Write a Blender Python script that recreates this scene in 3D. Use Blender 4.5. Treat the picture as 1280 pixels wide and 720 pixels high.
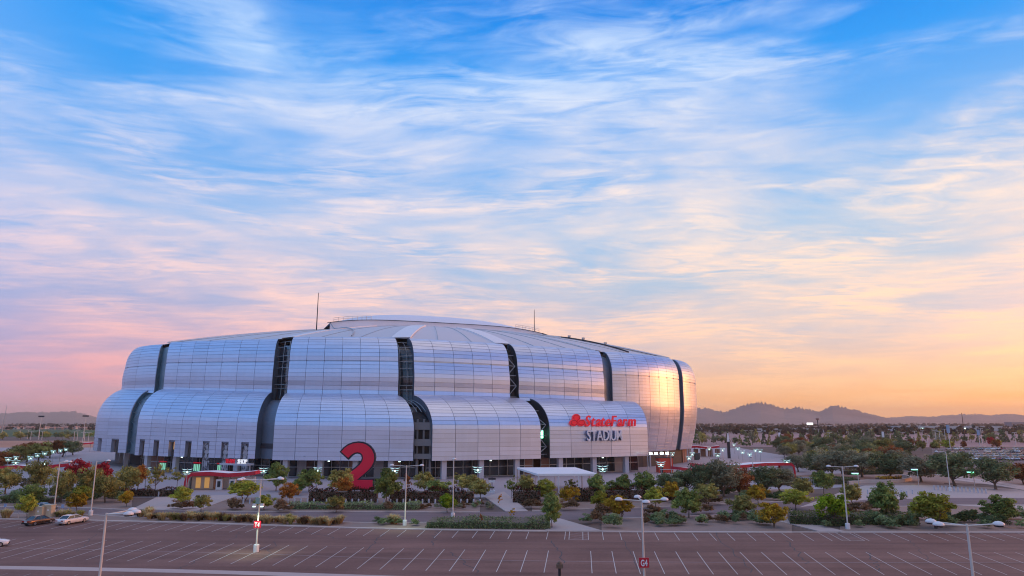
import bpy, bmesh, math, random
from mathutils import Vector, Matrix
rnd = random.Random(7)
D = bpy.data
for o in list(D.objects): D.objects.remove(o)
SC = bpy.context.scene
COL = SC.collection
R = math.radians
PI = math.pi

# ------------------------------------------------------------------ camera
CAMH, FPX, PITCH = 16.5, 860.0, R(11.05)
cam = D.cameras.new('camera'); cam.sensor_width = 36.0; cam.lens = FPX / 1280 * 36
cam.clip_start = 0.5; cam.clip_end = 40000
camo = D.objects.new('camera', cam); COL.objects.link(camo)
camo.location = (0, 0, CAMH); camo.rotation_euler = (PI / 2 + PITCH, 0, 0)
SC.camera = camo
SC.view_settings.view_transform = 'Standard'; SC.view_settings.look = 'None'
SC.view_settings.gamma = 1.0; SC.view_settings.exposure = 0.40; SC.view_settings.use_curve_mapping = False
SC.render.engine = 'CYCLES'
SC.cycles.use_denoising = True; SC.cycles.denoising_prefilter = 'ACCURATE'; SC.cycles.filter_width = 1.1
SC.cycles.max_bounces = 6; SC.cycles.diffuse_bounces = 3; SC.cycles.glossy_bounces = 3
SC.cycles.transmission_bounces = 3; SC.cycles.volume_bounces = 0; SC.cycles.transparent_max_bounces = 6
SC.cycles.sample_clamp_indirect = 4.0

def lin(c):
    return tuple((v / 255 / 12.92) if v / 255 <= .04045 else ((v / 255 + .055) / 1.055) ** 2.4 for v in c)

# ------------------------------------------------------------------ node helper
class NT:
    def __init__(s, tree): s.t = tree; s.n = tree.nodes; s.l = tree.links
    def set(s, sock, v):
        if isinstance(v, bpy.types.NodeSocket): s.l.new(v, sock)
        elif isinstance(v, (tuple, list)) and sock.type == 'RGBA' and len(v) == 3: sock.default_value = (*v, 1)
        else: sock.default_value = v
    def node(s, typ, props=None, **ins):
        n = s.n.new(typ)
        for k, v in (props or {}).items(): setattr(n, k, v)
        for k, v in ins.items(): s.set(n.inputs[k.replace('_', ' ')], v)
        return n
    def m(s, op, a, b=0.0, c=0.0, clamp=False):
        n = s.n.new('ShaderNodeMath'); n.operation = op; n.use_clamp = clamp
        for i, v in enumerate((a, b, c)): s.set(n.inputs[i], v)
        return n.outputs[0]
    def ramp(s, fac, stops, interp='LINEAR'):
        n = s.n.new('ShaderNodeValToRGB'); n.color_ramp.interpolation = interp
        e = n.color_ramp.elements
        while len(e) < len(stops): e.new(0.5)
        for i, (p, c) in enumerate(stops):
            e[i].position = p; e[i].color = (*c, 1) if len(c) == 3 else c
        s.set(n.inputs[0], fac); return n.outputs[0]
    def mix(s, f, a, b, blend='MIX'):
        n = s.n.new('ShaderNodeMix'); n.data_type = 'RGBA'; n.blend_type = blend
        s.set(n.inputs[0], f); s.set(n.inputs[6], a); s.set(n.inputs[7], b); return n.outputs[2]
    def smooth(s, v, a, b):
        n = s.n.new('ShaderNodeMapRange'); n.interpolation_type = 'SMOOTHSTEP'
        s.set(n.inputs[0], v); n.inputs[1].default_value = a; n.inputs[2].default_value = b
        return n.outputs[0]
    def noise(s, vec, scale, detail=4, rough=.5, dist=0.0, typ='FBM'):
        n = s.n.new('ShaderNodeTexNoise'); n.noise_type = typ
        s.set(n.inputs['Vector'], vec); n.inputs['Scale'].default_value = scale
        n.inputs['Detail'].default_value = detail; n.inputs['Roughness'].default_value = rough
        n.inputs['Distortion'].default_value = dist
        return n.outputs[0]
    def comb(s, x, y, z=0.0):
        n = s.n.new('ShaderNodeCombineXYZ')
        for i, v in enumerate((x, y, z)): s.set(n.inputs[i], v)
        return n.outputs[0]

# ------------------------------------------------------------------ sky (world)
W = D.worlds.new('World'); SC.world = W; W.use_nodes = True
W.node_tree.nodes.clear(); T = NT(W.node_tree)
tc = T.node('ShaderNodeTexCoord')
sx = T.node('ShaderNodeSeparateXYZ'); T.l.new(tc.outputs['Generated'], sx.inputs[0])
dx, dy, dz = sx.outputs
z0 = T.m('MAXIMUM', dz, 0.0)
hor = T.m('SQRT', T.m('ADD', T.m('MULTIPLY', dx, dx), T.m('MULTIPLY', dy, dy)))
saz = T.m('DIVIDE', dx, T.m('MAXIMUM', hor, 1e-4))
taz = T.smooth(saz, -0.75, 0.62)
def rmp(lst): return T.ramp(z0, [(p, lin(c)) for p, c in lst])
clearL = rmp([(0, (196, 152, 168)), (.03, (202, 154, 172)), (.09, (180, 156, 186)), (.15, (160, 164, 202)), (.2, (148, 170, 212)),
              (.27, (128, 172, 222)), (.37, (82, 156, 226)), (.47, (24, 142, 226)), (.556, (4, 128, 218)), (1, (112, 154, 206))])
clearR = rmp([(0, (255, 180, 104)), (.03, (255, 186, 112)), (.07, (226, 190, 164)), (.12, (190, 190, 198)), (.2, (168, 192, 212)),
              (.27, (152, 188, 220)), (.37, (112, 170, 228)), (.47, (46, 146, 228)), (.556, (14, 122, 216)), (1, (112, 154, 206))])
cloudL = rmp([(0, (214, 152, 160)), (.05, (230, 158, 168)), (.1, (232, 176, 182)), (.16, (236, 196, 196)), (.26, (230, 208, 212)), (.37, (208, 211, 230)),
              (.47, (174, 203, 238)), (.6, (172, 200, 238)), (.8, (218, 210, 218)), (1, (232, 214, 210))])
cloudR = rmp([(0, (255, 192, 128)), (.05, (255, 204, 150)), (.1, (255, 211, 172)), (.16, (255, 216, 186)), (.26, (253, 224, 200)), (.37, (240, 225, 216)),
              (.47, (204, 218, 238)), (.6, (182, 206, 238)), (.8, (224, 213, 216)), (1, (234, 214, 208))])
clear = T.mix(taz, clearL, clearR); cloud = T.mix(taz, cloudL, cloudR)
zp = T.m('ADD', z0, 0.10)
qx = T.m('DIVIDE', dx, zp); qy = T.m('DIVIDE', dy, zp)
qr = T.m('SQRT', T.m('ADD', T.m('MULTIPLY', T.m('MULTIPLY', qx, qx), 0.40), T.m('MULTIPLY', qy, qy)))
# slow swirl so the bands fan and curl like wind-drawn cirrus
sw = T.noise(T.comb(T.m('MULTIPLY', qx, .6), T.m('MULTIPLY', qr, .6), 21.0), 1.0, 2, .5)
qv = T.m('ADD', qr, T.m('MULTIPLY', T.m('SUBTRACT', sw, .5), .7))
n1 = T.noise(T.comb(T.m('MULTIPLY', qx, .95), T.m('MULTIPLY', qv, .8), 60.8), 1.25, 3, .5, .35)       # banks
n2 = T.noise(T.comb(T.m('MULTIPLY', qx, 2.3), T.m('MULTIPLY', qv, 5.6), 1.3), 1.15, 5, .58, .6)       # streaks
n3 = T.noise(T.comb(T.m('MULTIPLY', qx, 1.2), T.m('MULTIPLY', qv, 2.2), 8.1), 1.1, 4, .55, .7)        # wisps
n4 = T.noise(T.comb(T.m('MULTIPLY', qx, 5.0), T.m('MULTIPLY', qv, 14.0), 5.5), 1.0, 4, .6, .8)      # fine ripples
rip = T.m('MULTIPLY', T.m('SUBTRACT', n4, .5), T.smooth(n3, .35, .65))
cov = T.m('ADD', T.m('ADD', T.m('MULTIPLY', n1, .85), T.m('MULTIPLY', n2, .40)), T.m('ADD', T.m('MULTIPLY', n3, .55), T.m('MULTIPLY', rip, .75)))
# the cirrus lies as a bank running overhead along the view axis, thinning out to both sides
adx = T.m('ABSOLUTE', T.m('ADD', dx, .03)); hi_ = T.smooth(z0, .30, .50)
cov = T.m('ADD', cov, T.m('MULTIPLY', T.m('SUBTRACT', -.02, T.m('MULTIPLY', T.smooth(adx, .12, .60), .27)), hi_))
cov = T.m('ADD', cov, T.m('MULTIPLY', T.smooth(z0, .58, .85), .22))
alpha = T.smooth(cov, .64, 1.20)
alpha = T.m('MULTIPLY', alpha, T.m('ADD', .72, T.m('MULTIPLY', T.smooth(z0, .0, .08), .26)))
skyc = T.mix(alpha, clear, cloud)
# opposite the sunset the dusk sky cools to lavender-blue
dsun = T.m('ADD', T.m('MULTIPLY', saz, math.sin(R(78))), T.m('MULTIPLY', T.m('DIVIDE', dy, T.m('MAXIMUM', hor, 1e-4)), math.cos(R(78))))
cool = T.ramp(z0, [(0, lin((158, 168, 212))), (.2, lin((134, 172, 226))), (.55, lin((118, 172, 238))), (1, lin((140, 170, 222)))])
skyc = T.mix(T.m('MULTIPLY', T.smooth(dsun, -.28, -.70), .8), skyc, cool)
# afterglow round the sunset point, low on the horizon beyond the right edge of the view
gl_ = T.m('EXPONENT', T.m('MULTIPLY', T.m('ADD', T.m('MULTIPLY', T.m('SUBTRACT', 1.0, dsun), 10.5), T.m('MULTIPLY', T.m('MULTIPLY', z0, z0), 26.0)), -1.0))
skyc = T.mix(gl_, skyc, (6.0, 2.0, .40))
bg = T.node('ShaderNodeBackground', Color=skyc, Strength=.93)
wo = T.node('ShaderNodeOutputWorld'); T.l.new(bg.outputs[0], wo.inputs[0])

# ------------------------------------------------------------------ sun (low, warm, diffused by thin cloud)
SUN_AZ, SUN_EL = 74.0, 3.0      # degrees right of the view axis, above the horizon
sl = D.lights.new('sun', 'SUN'); sl.energy = 1.5; sl.angle = R(30); sl.color = (1.0, .36, .11)
so = D.objects.new('sun', sl); COL.objects.link(so)
sd = Vector((math.sin(R(SUN_AZ)) * math.cos(R(SUN_EL)), math.cos(R(SUN_AZ)) * math.cos(R(SUN_EL)), math.sin(R(SUN_EL))))
so.rotation_euler = sd.to_track_quat('Z', 'Y').to_euler(); so.location = (400, 200, 300)

# ------------------------------------------------------------------ projection helpers (photo pixel -> world point)
CP, SP = math.cos(PITCH), math.sin(PITCH)
def ray(px, py):
    x = (px - 640) / FPX; y = -(py - 360) / FPX
    return Vector((x, CP - y * SP, SP + y * CP))
def gp(px, py, z=0.0):
    d = ray(px, py); t = (z - CAMH) / d.z
    return Vector((d.x * t, d.y * t, z))
def at(px, Y, z):
    zc = Y * CP + (z - CAMH) * SP
    return Vector(((px - 640) / FPX * zc, Y, z))
def hgt(px, py, Y):
    d = ray(px, py); return CAMH + d.z * Y / d.y
def V(*a): return Vector(a)

# ------------------------------------------------------------------ mesh builder
class MB:
    def __init__(s): s.v = []; s.f = []; s.tone = []
    def quad(s, *pts, tone=.5):
        i = len(s.v); s.v += [tuple(p) for p in pts]; s.f.append(tuple(range(i, i + len(pts)))); s.tone.append(tone); return s
    def box(s, c, size, rz=0.0, tone=.5):
        hx, hy, hz = size[0] / 2, size[1] / 2, size[2] / 2
        ca, sa = math.cos(rz), math.sin(rz); i = len(s.v)
        for zz in (-hz, hz):
            for xx, yy in ((-hx, -hy), (hx, -hy), (hx, hy), (-hx, hy)):
                s.v.append((c[0] + xx * ca - yy * sa, c[1] + xx * sa + yy * ca, c[2] + zz))
        for f in ((0, 3, 2, 1), (4, 5, 6, 7), (0, 1, 5, 4), (1, 2, 6, 5), (2, 3, 7, 6), (3, 0, 4, 7)):
            s.f.append(tuple(i + k for k in f)); s.tone.append(tone)
        return s
    def tube(s, pts, rad, n=6, cap=True, tone=.5):
        pts = [Vector(p) for p in pts]; rs = rad if isinstance(rad, (list, tuple)) else [rad] * len(pts)
        rings = []; up = Vector((0, 0, 1)); prev = None
        for k, p in enumerate(pts):
            d = (pts[min(k + 1, len(pts) - 1)] - pts[max(k - 1, 0)])
            d = d.normalized() if d.length > 1e-9 else up
            if prev is None:
                a = d.cross(Vector((1, 0, 0)) if abs(d.x) < .9 else Vector((0, 1, 0))).normalized()
            else:
                a = (prev - d * prev.dot(d)).normalized()
            prev = a; b = d.cross(a); i = len(s.v); rings.append(i)
            for j in range(n):
                t = 2 * PI * j / n; s.v.append(tuple(p + (a * math.cos(t) + b * math.sin(t)) * rs[k]))
        for k in range(len(rings) - 1):
            for j in range(n):
                s.f.append((rings[k] + j, rings[k] + (j + 1) % n, rings[k + 1] + (j + 1) % n, rings[k + 1] + j)); s.tone.append(tone)
        if cap:
            s.f.append(tuple(rings[0] + j for j in reversed(range(n)))); s.tone.append(tone)
            s.f.append(tuple(rings[-1] + j for j in range(n))); s.tone.append(tone)
        return s
    def lathe(s, c, prof, n=12, tone=.5):   # prof: (r,z)
        rings = []
        for r, z in prof:
            i = len(s.v); rings.append(i)
            for j in range(n):
                t = 2 * PI * j / n; s.v.append((c[0] + r * math.cos(t), c[1] + r * math.sin(t), c[2] + z))
        for k in range(len(rings) - 1):
            for j in range(n):
                s.f.append((rings[k] + j, rings[k] + (j + 1) % n, rings[k + 1] + (j + 1) % n, rings[k + 1] + j)); s.tone.append(tone)
        s.f.append(tuple(rings[0] + j for j in reversed(range(n)))); s.tone.append(tone)
        s.f.append(tuple(rings[-1] + j for j in range(n))); s.tone.append(tone)
        return s
    def grid(s, rows, tone=.5, flip=False):
        i = len(s.v); n = len(rows[0])
        for r in rows: s.v += [tuple(p) for p in r]
        for a in range(len(rows) - 1):
            for b in range(n - 1):
                q = (i + a * n + b, i + a * n + b + 1, i + (a + 1) * n + b + 1, i + (a + 1) * n + b)
                s.f.append(q[::-1] if flip else q); s.tone.append(tone)
        return s
    def prism(s, poly, z0, z1, tone=.5):    # poly: xy list ccw
        n = len(poly); i = len(s.v)
        s.v += [(p[0], p[1], z0) for p in poly] + [(p[0], p[1], z1) for p in poly]
        s.f.append(tuple(i + k for k in reversed(range(n)))); s.f.append(tuple(i + n + k for k in range(n))); s.tone += [tone, tone]
        for k in range(n):
            s.f.append((i + k, i + (k + 1) % n, i + n + (k + 1) % n, i + n + k)); s.tone.append(tone)
        return s
    def mesh(s, name, org=(0, 0, 0), smooth=False, tone=False):
        me = D.meshes.new(name)
        me.from_pydata([(v[0] - org[0], v[1] - org[1], v[2] - org[2]) for v in s.v], [], s.f)
        if tone:
            at_ = me.attributes.new('tone', 'FLOAT', 'FACE'); at_.data.foreach_set('value', s.tone)
        if smooth: me.polygons.foreach_set('use_smooth', [True] * len(me.polygons))
        me.update(); return me
    def build(s, name, mat, parent=None, smooth=False, tone=False):
        return link(name, s.mesh(name, worg(parent), smooth, tone), mat, parent)
def worg(p):
    o = Vector((0, 0, 0))
    while p is not None: o += p.location; p = p.parent
    return o
def link(name, me, mat, parent=None):
    o = D.objects.new(name, me); COL.objects.link(o); o.parent = parent
    if mat is not None and len(me.materials) == 0: me.materials.append(mat)
    elif mat is not None and me.materials[0] != mat:
        o.material_slots[0].link = 'OBJECT'; o.material_slots[0].material = mat
    return o
def tag(o, label=None, cat=None, group=None, kind=None):
    if label: o['label'] = label
    if cat: o['category'] = cat
    if group: o['group'] = group
    if kind: o['kind'] = kind
    return o
def empty(name, loc, label=None, cat=None, group=None, rz=0.0, sc=None):
    o = D.objects.new(name, None); COL.objects.link(o); o.location = loc; o.rotation_euler.z = rz
    o.empty_display_size = .3
    if sc: o.scale = sc
    return tag(o, label, cat, group)
def copy_tree(o, parent=None):
    c = o.copy(); COL.objects.link(c); c.parent = parent
    for ch in list(o.children): copy_tree(ch, c)
    return c

# ------------------------------------------------------------------ materials
MATS = {}
def mat(name, col, rough=.6, metal=0.0, var=.12, nscale=3.0, bump=0.0, spec=.5, emit=None, estr=0.0, coat=0.0, tone=0.0, stretch=None):
    m = D.materials.new(name); m.use_nodes = True; m.node_tree.nodes.clear(); t = NT(m.node_tree)
    co = t.node('ShaderNodeTexCoord').outputs['Object']
    if stretch:
        mp = t.node('ShaderNodeMapping', Scale=stretch); t.l.new(co, mp.inputs[0]); co = mp.outputs[0]
    n = t.noise(co, nscale, 5, .6)
    f = t.m('ADD', t.m('MULTIPLY', t.m('SUBTRACT', n, .5), 2 * var), 1.0)
    if tone:
        a = t.node('ShaderNodeAttribute', {'attribute_name': 'tone'}).outputs['Fac']
        f = t.m('MULTIPLY', f, t.m('ADD', 1 - tone / 2, t.m('MULTIPLY', a, tone)))
    c = t.mix(1.0, col, t.comb(f, f, f), 'MULTIPLY')
    p = t.node('ShaderNodeBsdfPrincipled', Base_Color=c, Metallic=metal)
    t.set(p.inputs['Roughness'], t.m('ADD', t.m('MULTIPLY', t.m('SUBTRACT', n, .5), .2), rough, clamp=True))
    p.inputs['Specular IOR Level'].default_value = spec
    if coat: p.inputs['Coat Weight'].default_value = coat; p.inputs['Coat Roughness'].default_value = .08
    if emit is not None:
        p.inputs['Emission Color'].default_value = (*emit, 1); p.inputs['Emission Strength'].default_value = estr
    if bump:
        b = t.node('ShaderNodeBump', Strength=bump, Distance=.05)
        t.l.new(t.noise(co, nscale * 6, 4, .6), b.inputs['Height']); t.l.new(b.outputs[0], p.inputs['Normal'])
    o = t.node('ShaderNodeOutputMaterial'); t.l.new(p.outputs[0], o.inputs[0])
    MATS[name] = m; return m

def mat_panel():
    m = D.materials.new('metal_panel'); m.use_nodes = True; m.node_tree.nodes.clear(); t = NT(m.node_tree)
    a = t.node('ShaderNodeAttribute', {'attribute_name': 'tone'}).outputs['Fac']
    oi = t.node('ShaderNodeObjectInfo').outputs['Random']
    co = t.node('ShaderNodeTexCoord').outputs['Object']
    n = t.noise(co, .18, 3, .5); st = t.node('ShaderNodeMapping', Scale=(.8, .8, .05)); t.l.new(co, st.inputs[0])
    n2 = t.noise(st.outputs[0], 1.0, 4, .6)
    f = t.m('ADD', .86, t.m('MULTIPLY', a, .12))
    f = t.m('ADD', f, t.m('MULTIPLY', t.m('SUBTRACT', oi, .5), .05))
    f = t.m('ADD', f, t.m('MULTIPLY', t.m('SUBTRACT', n2, .5), .10))
    c = t.mix(1.0, (.67, .72, .87), t.comb(f, f, f), 'MULTIPLY')
    p = t.node('ShaderNodeBsdfPrincipled', Base_Color=c, Metallic=.74)
    t.set(p.inputs['Roughness'], t.m('ADD', .33, t.m('ADD', t.m('MULTIPLY', n, .10), t.m('MULTIPLY', a, .05))))
    o = t.node('ShaderNodeOutputMaterial'); t.l.new(p.outputs[0], o.inputs[0]); return m
M_PANEL = mat_panel()
M_BACK = mat('panel_backing', (.20, .21, .26), .5, .5)
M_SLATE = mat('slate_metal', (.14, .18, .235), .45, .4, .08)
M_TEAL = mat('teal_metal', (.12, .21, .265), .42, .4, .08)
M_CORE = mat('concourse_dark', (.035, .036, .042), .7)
M_GLASS = mat('dark_glass', (.018, .024, .032), .09, 0.0, .05, spec=.8)
M_CONC = mat('concrete', (.36, .34, .36), .8, 0, .12, .6, .15)
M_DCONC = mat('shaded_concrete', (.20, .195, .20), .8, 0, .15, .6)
M_COLUMN = mat('painted_column', (.50, .50, .55), .6, 0, .06)
M_ROOF = mat('roof_fabric', (.60, .585, .62), .65, 0, .05, .06)
M_RIB = mat('roof_rib_white', (.78, .77, .80), .55, 0, .04)
M_DOME = mat('roof_panel_fabric', (.74, .75, .82), .5, 0, .03, .08)
M_STEEL = mat('galvanised_steel', (.42, .44, .46), .45, .6, .08)
M_DARK = mat('dark_steel', (.035, .035, .045), .5, .3)
M_WHITE = mat('white_paint', (.72, .70, .70), .5, 0, .05)
M_POLE = mat('pole_paint', (.62, .58, .53), .5, 0, .06, 2)
M_RED = mat('red_paint', (.52, .012, .035), .45, 0, .06)
M_DKRED = mat('dark_red', (.22, .004, .012), .5)
M_SIGNRED = mat('sign_red_lit', (.62, .01, .03), .4, 0, .04, emit=(.8, .01, .03), estr=.22)
M_NAVY = mat('navy_paint', (.012, .012, .03), .5)
M_SIGNBLUE = mat('sign_navy', (.07, .10, .22), .5)
M_LET = mat('sign_white', (.75, .75, .80), .4, 0, .03)
M_LETLIT = mat('sign_white_lit', (.8, .8, .8), .4, emit=(1, 1, 1), estr=.35)
M_LAMP = mat('lamp_lens', (.8, .9, .85), .4, emit=(.68, 1.0, .88), estr=2.0)
M_LAMPD = mat('door_light', (.4, .7, .6), .4, emit=(.35, 1.0, .72), estr=.4)
M_LAMPG = mat('lamp_lens_green', (.5, .9, .7), .4, emit=(.25, 1.0, .62), estr=3.5)
M_FLOOD = mat('flood_lens', (.9, .95, .9), .4, emit=(.92, 1.0, .95), estr=25.0)
M_WARM = mat('warm_window', (.8, .5, .15), .4, emit=(1.0, .40, .06), estr=.18)
M_TAN = mat('tan_wall', (.42, .30, .22), .8, 0, .1, 1)
M_BRICK = mat('brown_block', (.30, .17, .13), .85, 0, .15, 1.5)
M_CANVAS = mat('white_canopy', (.82, .80, .80), .6, 0, .03)
M_BIN = mat('dark_green_bin', (.05, .07, .07), .6)
M_CAB = mat('beige_cabinet', (.50, .42, .29), .6)
M_TYRE = mat('tyre', (.018, .018, .02), .8)
M_RIM = mat('rim', (.5, .5, .52), .3, .9)
M_CGLASS = mat('car_glass', (.012, .014, .018), .06, 0, 0, spec=.9)
M_TAIL = mat('tail_light', (.35, .01, .01), .25)
M_HEAD = mat('head_light', (.7, .7, .7), .15)
M_BARK = mat('bark', (.15, .105, .075), .9, 0, .3, 6, .3)
M_LINE = mat('line_paint', (.56, .50, .46), .75, 0, .45, .7)
M_LINE2 = mat('faded_line_paint', (.36, .29, .28), .8, 0, .35, 1.2)
M_TAR = mat('tar_seal', (.05, .038, .04), .7)
M_KERB = mat('kerb_concrete', (.58, .47, .42), .85, 0, .12, .8)
M_WALK = mat('walk_concrete', (.50, .385, .345), .85, 0, .10, .5)
M_SOILPAVE = mat('paving_pale', (.37, .31, .32), .8, 0, .10, .25)
M_MULCH = mat('bed_gravel', (.30, .195, .155), .95, 0, .25, .8, .3)
M_BANNER = mat('banner_dark', (.06, .06, .075), .6, 0, .6, .55)
M_BANW = mat('banner_grey', (.40, .40, .44), .6, 0, .4, 1.2)

def mat_ground(name, c1, c2, sc, sc2, rough=.9, streak=None, bump=.1):
    m = D.materials.new(name); m.use_nodes = True; m.node_tree.nodes.clear(); t = NT(m.node_tree)
    co = t.node('ShaderNodeTexCoord').outputs['Object']
    n1 = t.noise(co, sc, 4, .6, .3); n2 = t.noise(co, sc2, 6, .7)
    f = t.m('ADD', t.m('MULTIPLY', n1, .65), t.m('MULTIPLY', n2, .35))
    if streak:
        mp = t.node('ShaderNodeMapping', Scale=streak); mp.inputs['Rotation'].default_value = (0, 0, R(5)); t.l.new(co, mp.inputs[0])
        f = t.m('ADD', t.m('MULTIPLY', f, .6), t.m('MULTIPLY', t.noise(mp.outputs[0], 1.0, 4, .6), .4))
    c = t.ramp(f, [(.37, c1), (.63, c2)])
    p = t.node('ShaderNodeBsdfPrincipled', Base_Color=c, Roughness=rough)
    p.inputs['Specular IOR Level'].default_value = .3
    b = t.node('ShaderNodeBump', Strength=bump, Distance=.03); t.l.new(n2, b.inputs['Height']); t.l.new(b.outputs[0], p.inputs['Normal'])
    o = t.node('ShaderNodeOutputMaterial'); t.l.new(p.outputs[0], o.inputs[0]); return m
M_ASPH = mat_ground('lot_asphalt', (.130, .060, .045), (.280, .145, .112), .05, 2.2, .85, (.03, .35, 1), .15)
M_ROAD = mat_ground('road_asphalt', (.175, .118, .115), (.245, .172, .166), .06, 2.0, .85, (.04, .4, 1), .1)
M_GND = mat_ground('desert_ground', (.13, .085, .068), (.22, .145, .115), .004, .06, .95)
M_FIELD = mat_ground('grass_field', (.045, .085, .03), (.07, .12, .045), .01, .3, .95)
M_ORANGEF = mat_ground('bare_field', (.42, .20, .13), (.52, .27, .17), .01, .3, .95)
M_PINKLOT = mat_ground('far_lot_ground', (.33, .19, .18), (.42, .25, .23), .006, .1, .95)
M_MTN = mat_ground('mountain_rock', (.17, .125, .12), (.29, .21, .19), .0015, .01, .95)

LEAF = {}
def leafmat(name, c1, c2, c3=None):
    m = D.materials.new('leaf_' + name); m.use_nodes = True; m.node_tree.nodes.clear(); t = NT(m.node_tree)
    a = t.node('ShaderNodeAttribute', {'attribute_name': 'tone'}).outputs['Fac']
    oi = t.node('ShaderNodeObjectInfo').outputs['Random']
    st = [(0.05, c1), (.6, c2), (.95, c3 or c2)]
    c = t.ramp(a, st)
    f = t.m('ADD', .78, t.m('MULTIPLY', oi, .44))
    c = t.mix(1.0, c, t.comb(f, f, f), 'MULTIPLY')
    d = t.node('ShaderNodeBsdfDiffuse', Color=c); tr = t.node('ShaderNodeBsdfTranslucent', Color=c)
    mx = t.node('ShaderNodeMixShader', Fac=.35); t.l.new(d.outputs[0], mx.inputs[1]); t.l.new(tr.outputs[0], mx.inputs[2])
    o = t.node('ShaderNodeOutputMaterial'); t.l.new(mx.outputs[0], o.inputs[0]); LEAF[name] = m; return m
leafmat('green', (.099, .147, .047), (.279, .343, .099), (.493, .524, .132))
leafmat('olive', (.141, .141, .049), (.409, .362, .114), (.620, .537, .159))
leafmat('yellowgreen', (.144, .170, .034), (.459, .459, .073), (.620, .605, .098))
leafmat('gold', (.185, .142, .023), (.510, .312, .036), (.620, .482, .043))
leafmat('orange', (.205, .086, .028), (.581, .239, .052), (.620, .409, .086))
leafmat('red', (.205, .024, .033), (.533, .045, .062), (.620, .103, .081))
leafmat('lime', (.108, .162, .016), (.270, .378, .027), (.405, .513, .041))
leafmat('dark', (.083, .103, .056), (.198, .236, .113), (.351, .365, .163))
leafmat('grey', (.130, .138, .091), (.309, .299, .187), (.457, .425, .261))
leafmat('rust', (.155, .059, .028), (.369, .145, .055), (.524, .214, .078))
leafmat('farwood', (.030, .026, .020), (.070, .056, .038), (.100, .075, .050))
leafmat('straw', (.339, .212, .096), (.660, .467, .212), (.660, .660, .339))
leafmat('hedge', (.056, .077, .036), (.122, .156, .062), (.208, .228, .087))
leafmat('hedgered', (.021, .023, .011), (.046, .039, .021), (.253, .032, .025))
leafmat('shrub', (.102, .140, .067), (.236, .300, .140), (.368, .436, .200))
leafmat('russetshrub', (.115, .071, .039), (.253, .155, .083), (.368, .230, .127))

# ------------------------------------------------------------------ ground
def resample(poly, n):
    P = [Vector(p) for p in poly]; L = [0]
    for a, b in zip(P, P[1:]): L.append(L[-1] + (b - a).length)
    out = []
    for i in range(n):
        s = L[-1] * i / (n - 1); k = 0
        while k < len(L) - 2 and L[k + 1] < s: k += 1
        f = (s - L[k]) / max(1e-9, L[k + 1] - L[k]); out.append(P[k].lerp(P[k + 1], min(1, max(0, f))))
    return out
def interp_y(poly, x):
    for (x0, y0), (x1, y1) in zip(poly, poly[1:]):
        if x0 <= x <= x1: 
            f = (x - x0) / (x1 - x0); f2 = f
            return y0 + (y1 - y0) * f2
    return poly[0][1] if x < poly[0][0] else poly[-1][1]
def smooth_poly(poly, xs, w=60):
    return [(x, sum(interp_y(poly, x + w * k / 4) for k in range(-4, 5)) / 9) for x in xs]
XS = [-120 + 20 * i for i in range(78)]
LOTFAR = smooth_poly([(-160, 647), (0, 648.5), (190, 652), (320, 656), (480, 661), (680, 664), (960, 665.5), (1480, 665.5)], XS)
ROADN = smooth_poly([(-160, 641), (85, 642), (200, 648), (330, 650), (480, 654), (640, 651), (740, 649), (900, 644), (1000, 638), (1190, 630.5), (1480, 632)], XS, 40)
ROADF = smooth_poly([(-160, 633), (85, 633.5), (200, 639), (480, 639.5), (640, 640), (740, 635.5), (820, 634), (900, 629.5), (1000, 626), (1190, 622), (1480, 624)], XS, 40)
def wline(pl, z): return [gp(x, y, z) for x, y in pl]
def ground(name, mb, m): return tag(mb.build(name, m), kind='structure')

ground('ground', MB().quad((-16000, -1800, 0), (16000, -1800, 0), (16000, 16000, 0), (-16000, 16000, 0)), M_GND)
g = MB(); far = wline(LOTFAR, .02); g.grid([[V(p.x * 3 if False else p.x, 12, .02) for p in far], far]); LOT = ground('parking_lot', g, M_ASPH)
g = MB(); g.grid([wline(ROADN, .02), wline(ROADF, .02)]); ROAD = ground('road', g, M_ROAD)
# plaza of pale concrete all round the stadium
PLZ = [(-420, 150), (-210, 162), (-95, 160), (0, 160), (45, 172), (70, 176), (112, 200), (122, 250), (135, 330), (150, 470), (-420, 470)]
ground('plaza', MB().prism(PLZ, -.5, .03), M_SOILPAVE)
# pavement of the forecourt and drive on the right
DRV = [gp(x, y) for x, y in ((1000, 634), (1060, 612), (1085, 606), (1180, 606), (1260, 611), (1420, 617), (1420, 623), (1190, 622.5), (1080, 625))]
ground('forecourt', MB().prism(DRV, -.5, .045), M_WALK)
# planting beds (raised, with kerbs)
def ribbon(mb, pl, w, z0, z1):
    L, Rr = [], []
    for k, p in enumerate(pl):
        d = pl[min(k + 1, len(pl) - 1)] - pl[max(k - 1, 0)]; d.z = 0; d.normalize(); nn = V(-d.y, d.x, 0) * (w / 2)
        L.append(p + nn); Rr.append(p - nn)
    f = lambda q, z: V(q.x, q.y, z)
    mb.grid([[f(q, z0) for q in Rr], [f(q, z1) for q in Rr], [f(q, z1) for q in L], [f(q, z0) for q in L]])
    return mb
def sub(pl, x0, x1): 
    xs = [x0] + [x for x, _ in pl if x0 < x < x1] + [x1]
    return [(x, interp_y(pl, x)) for x in xs]
def bed(x0, x1, near, far_, z=.10, insn=.3, insf=.3):
    a = wline(sub(near, x0, x1), z); b = wline(sub(far_, x0, x1), z)
    n = max(len(a), len(b), 8); a = resample(a, n); b = resample(b, n)
    g = MB().grid([a, b]); o = ground('planting_bed', g, M_MULCH)
    for ed in (a, b): ribbon(MB(), [V(p.x, p.y, 0) for p in ed], .34, -.1, .16).build('kerb', M_KERB, o)
    return o
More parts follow.
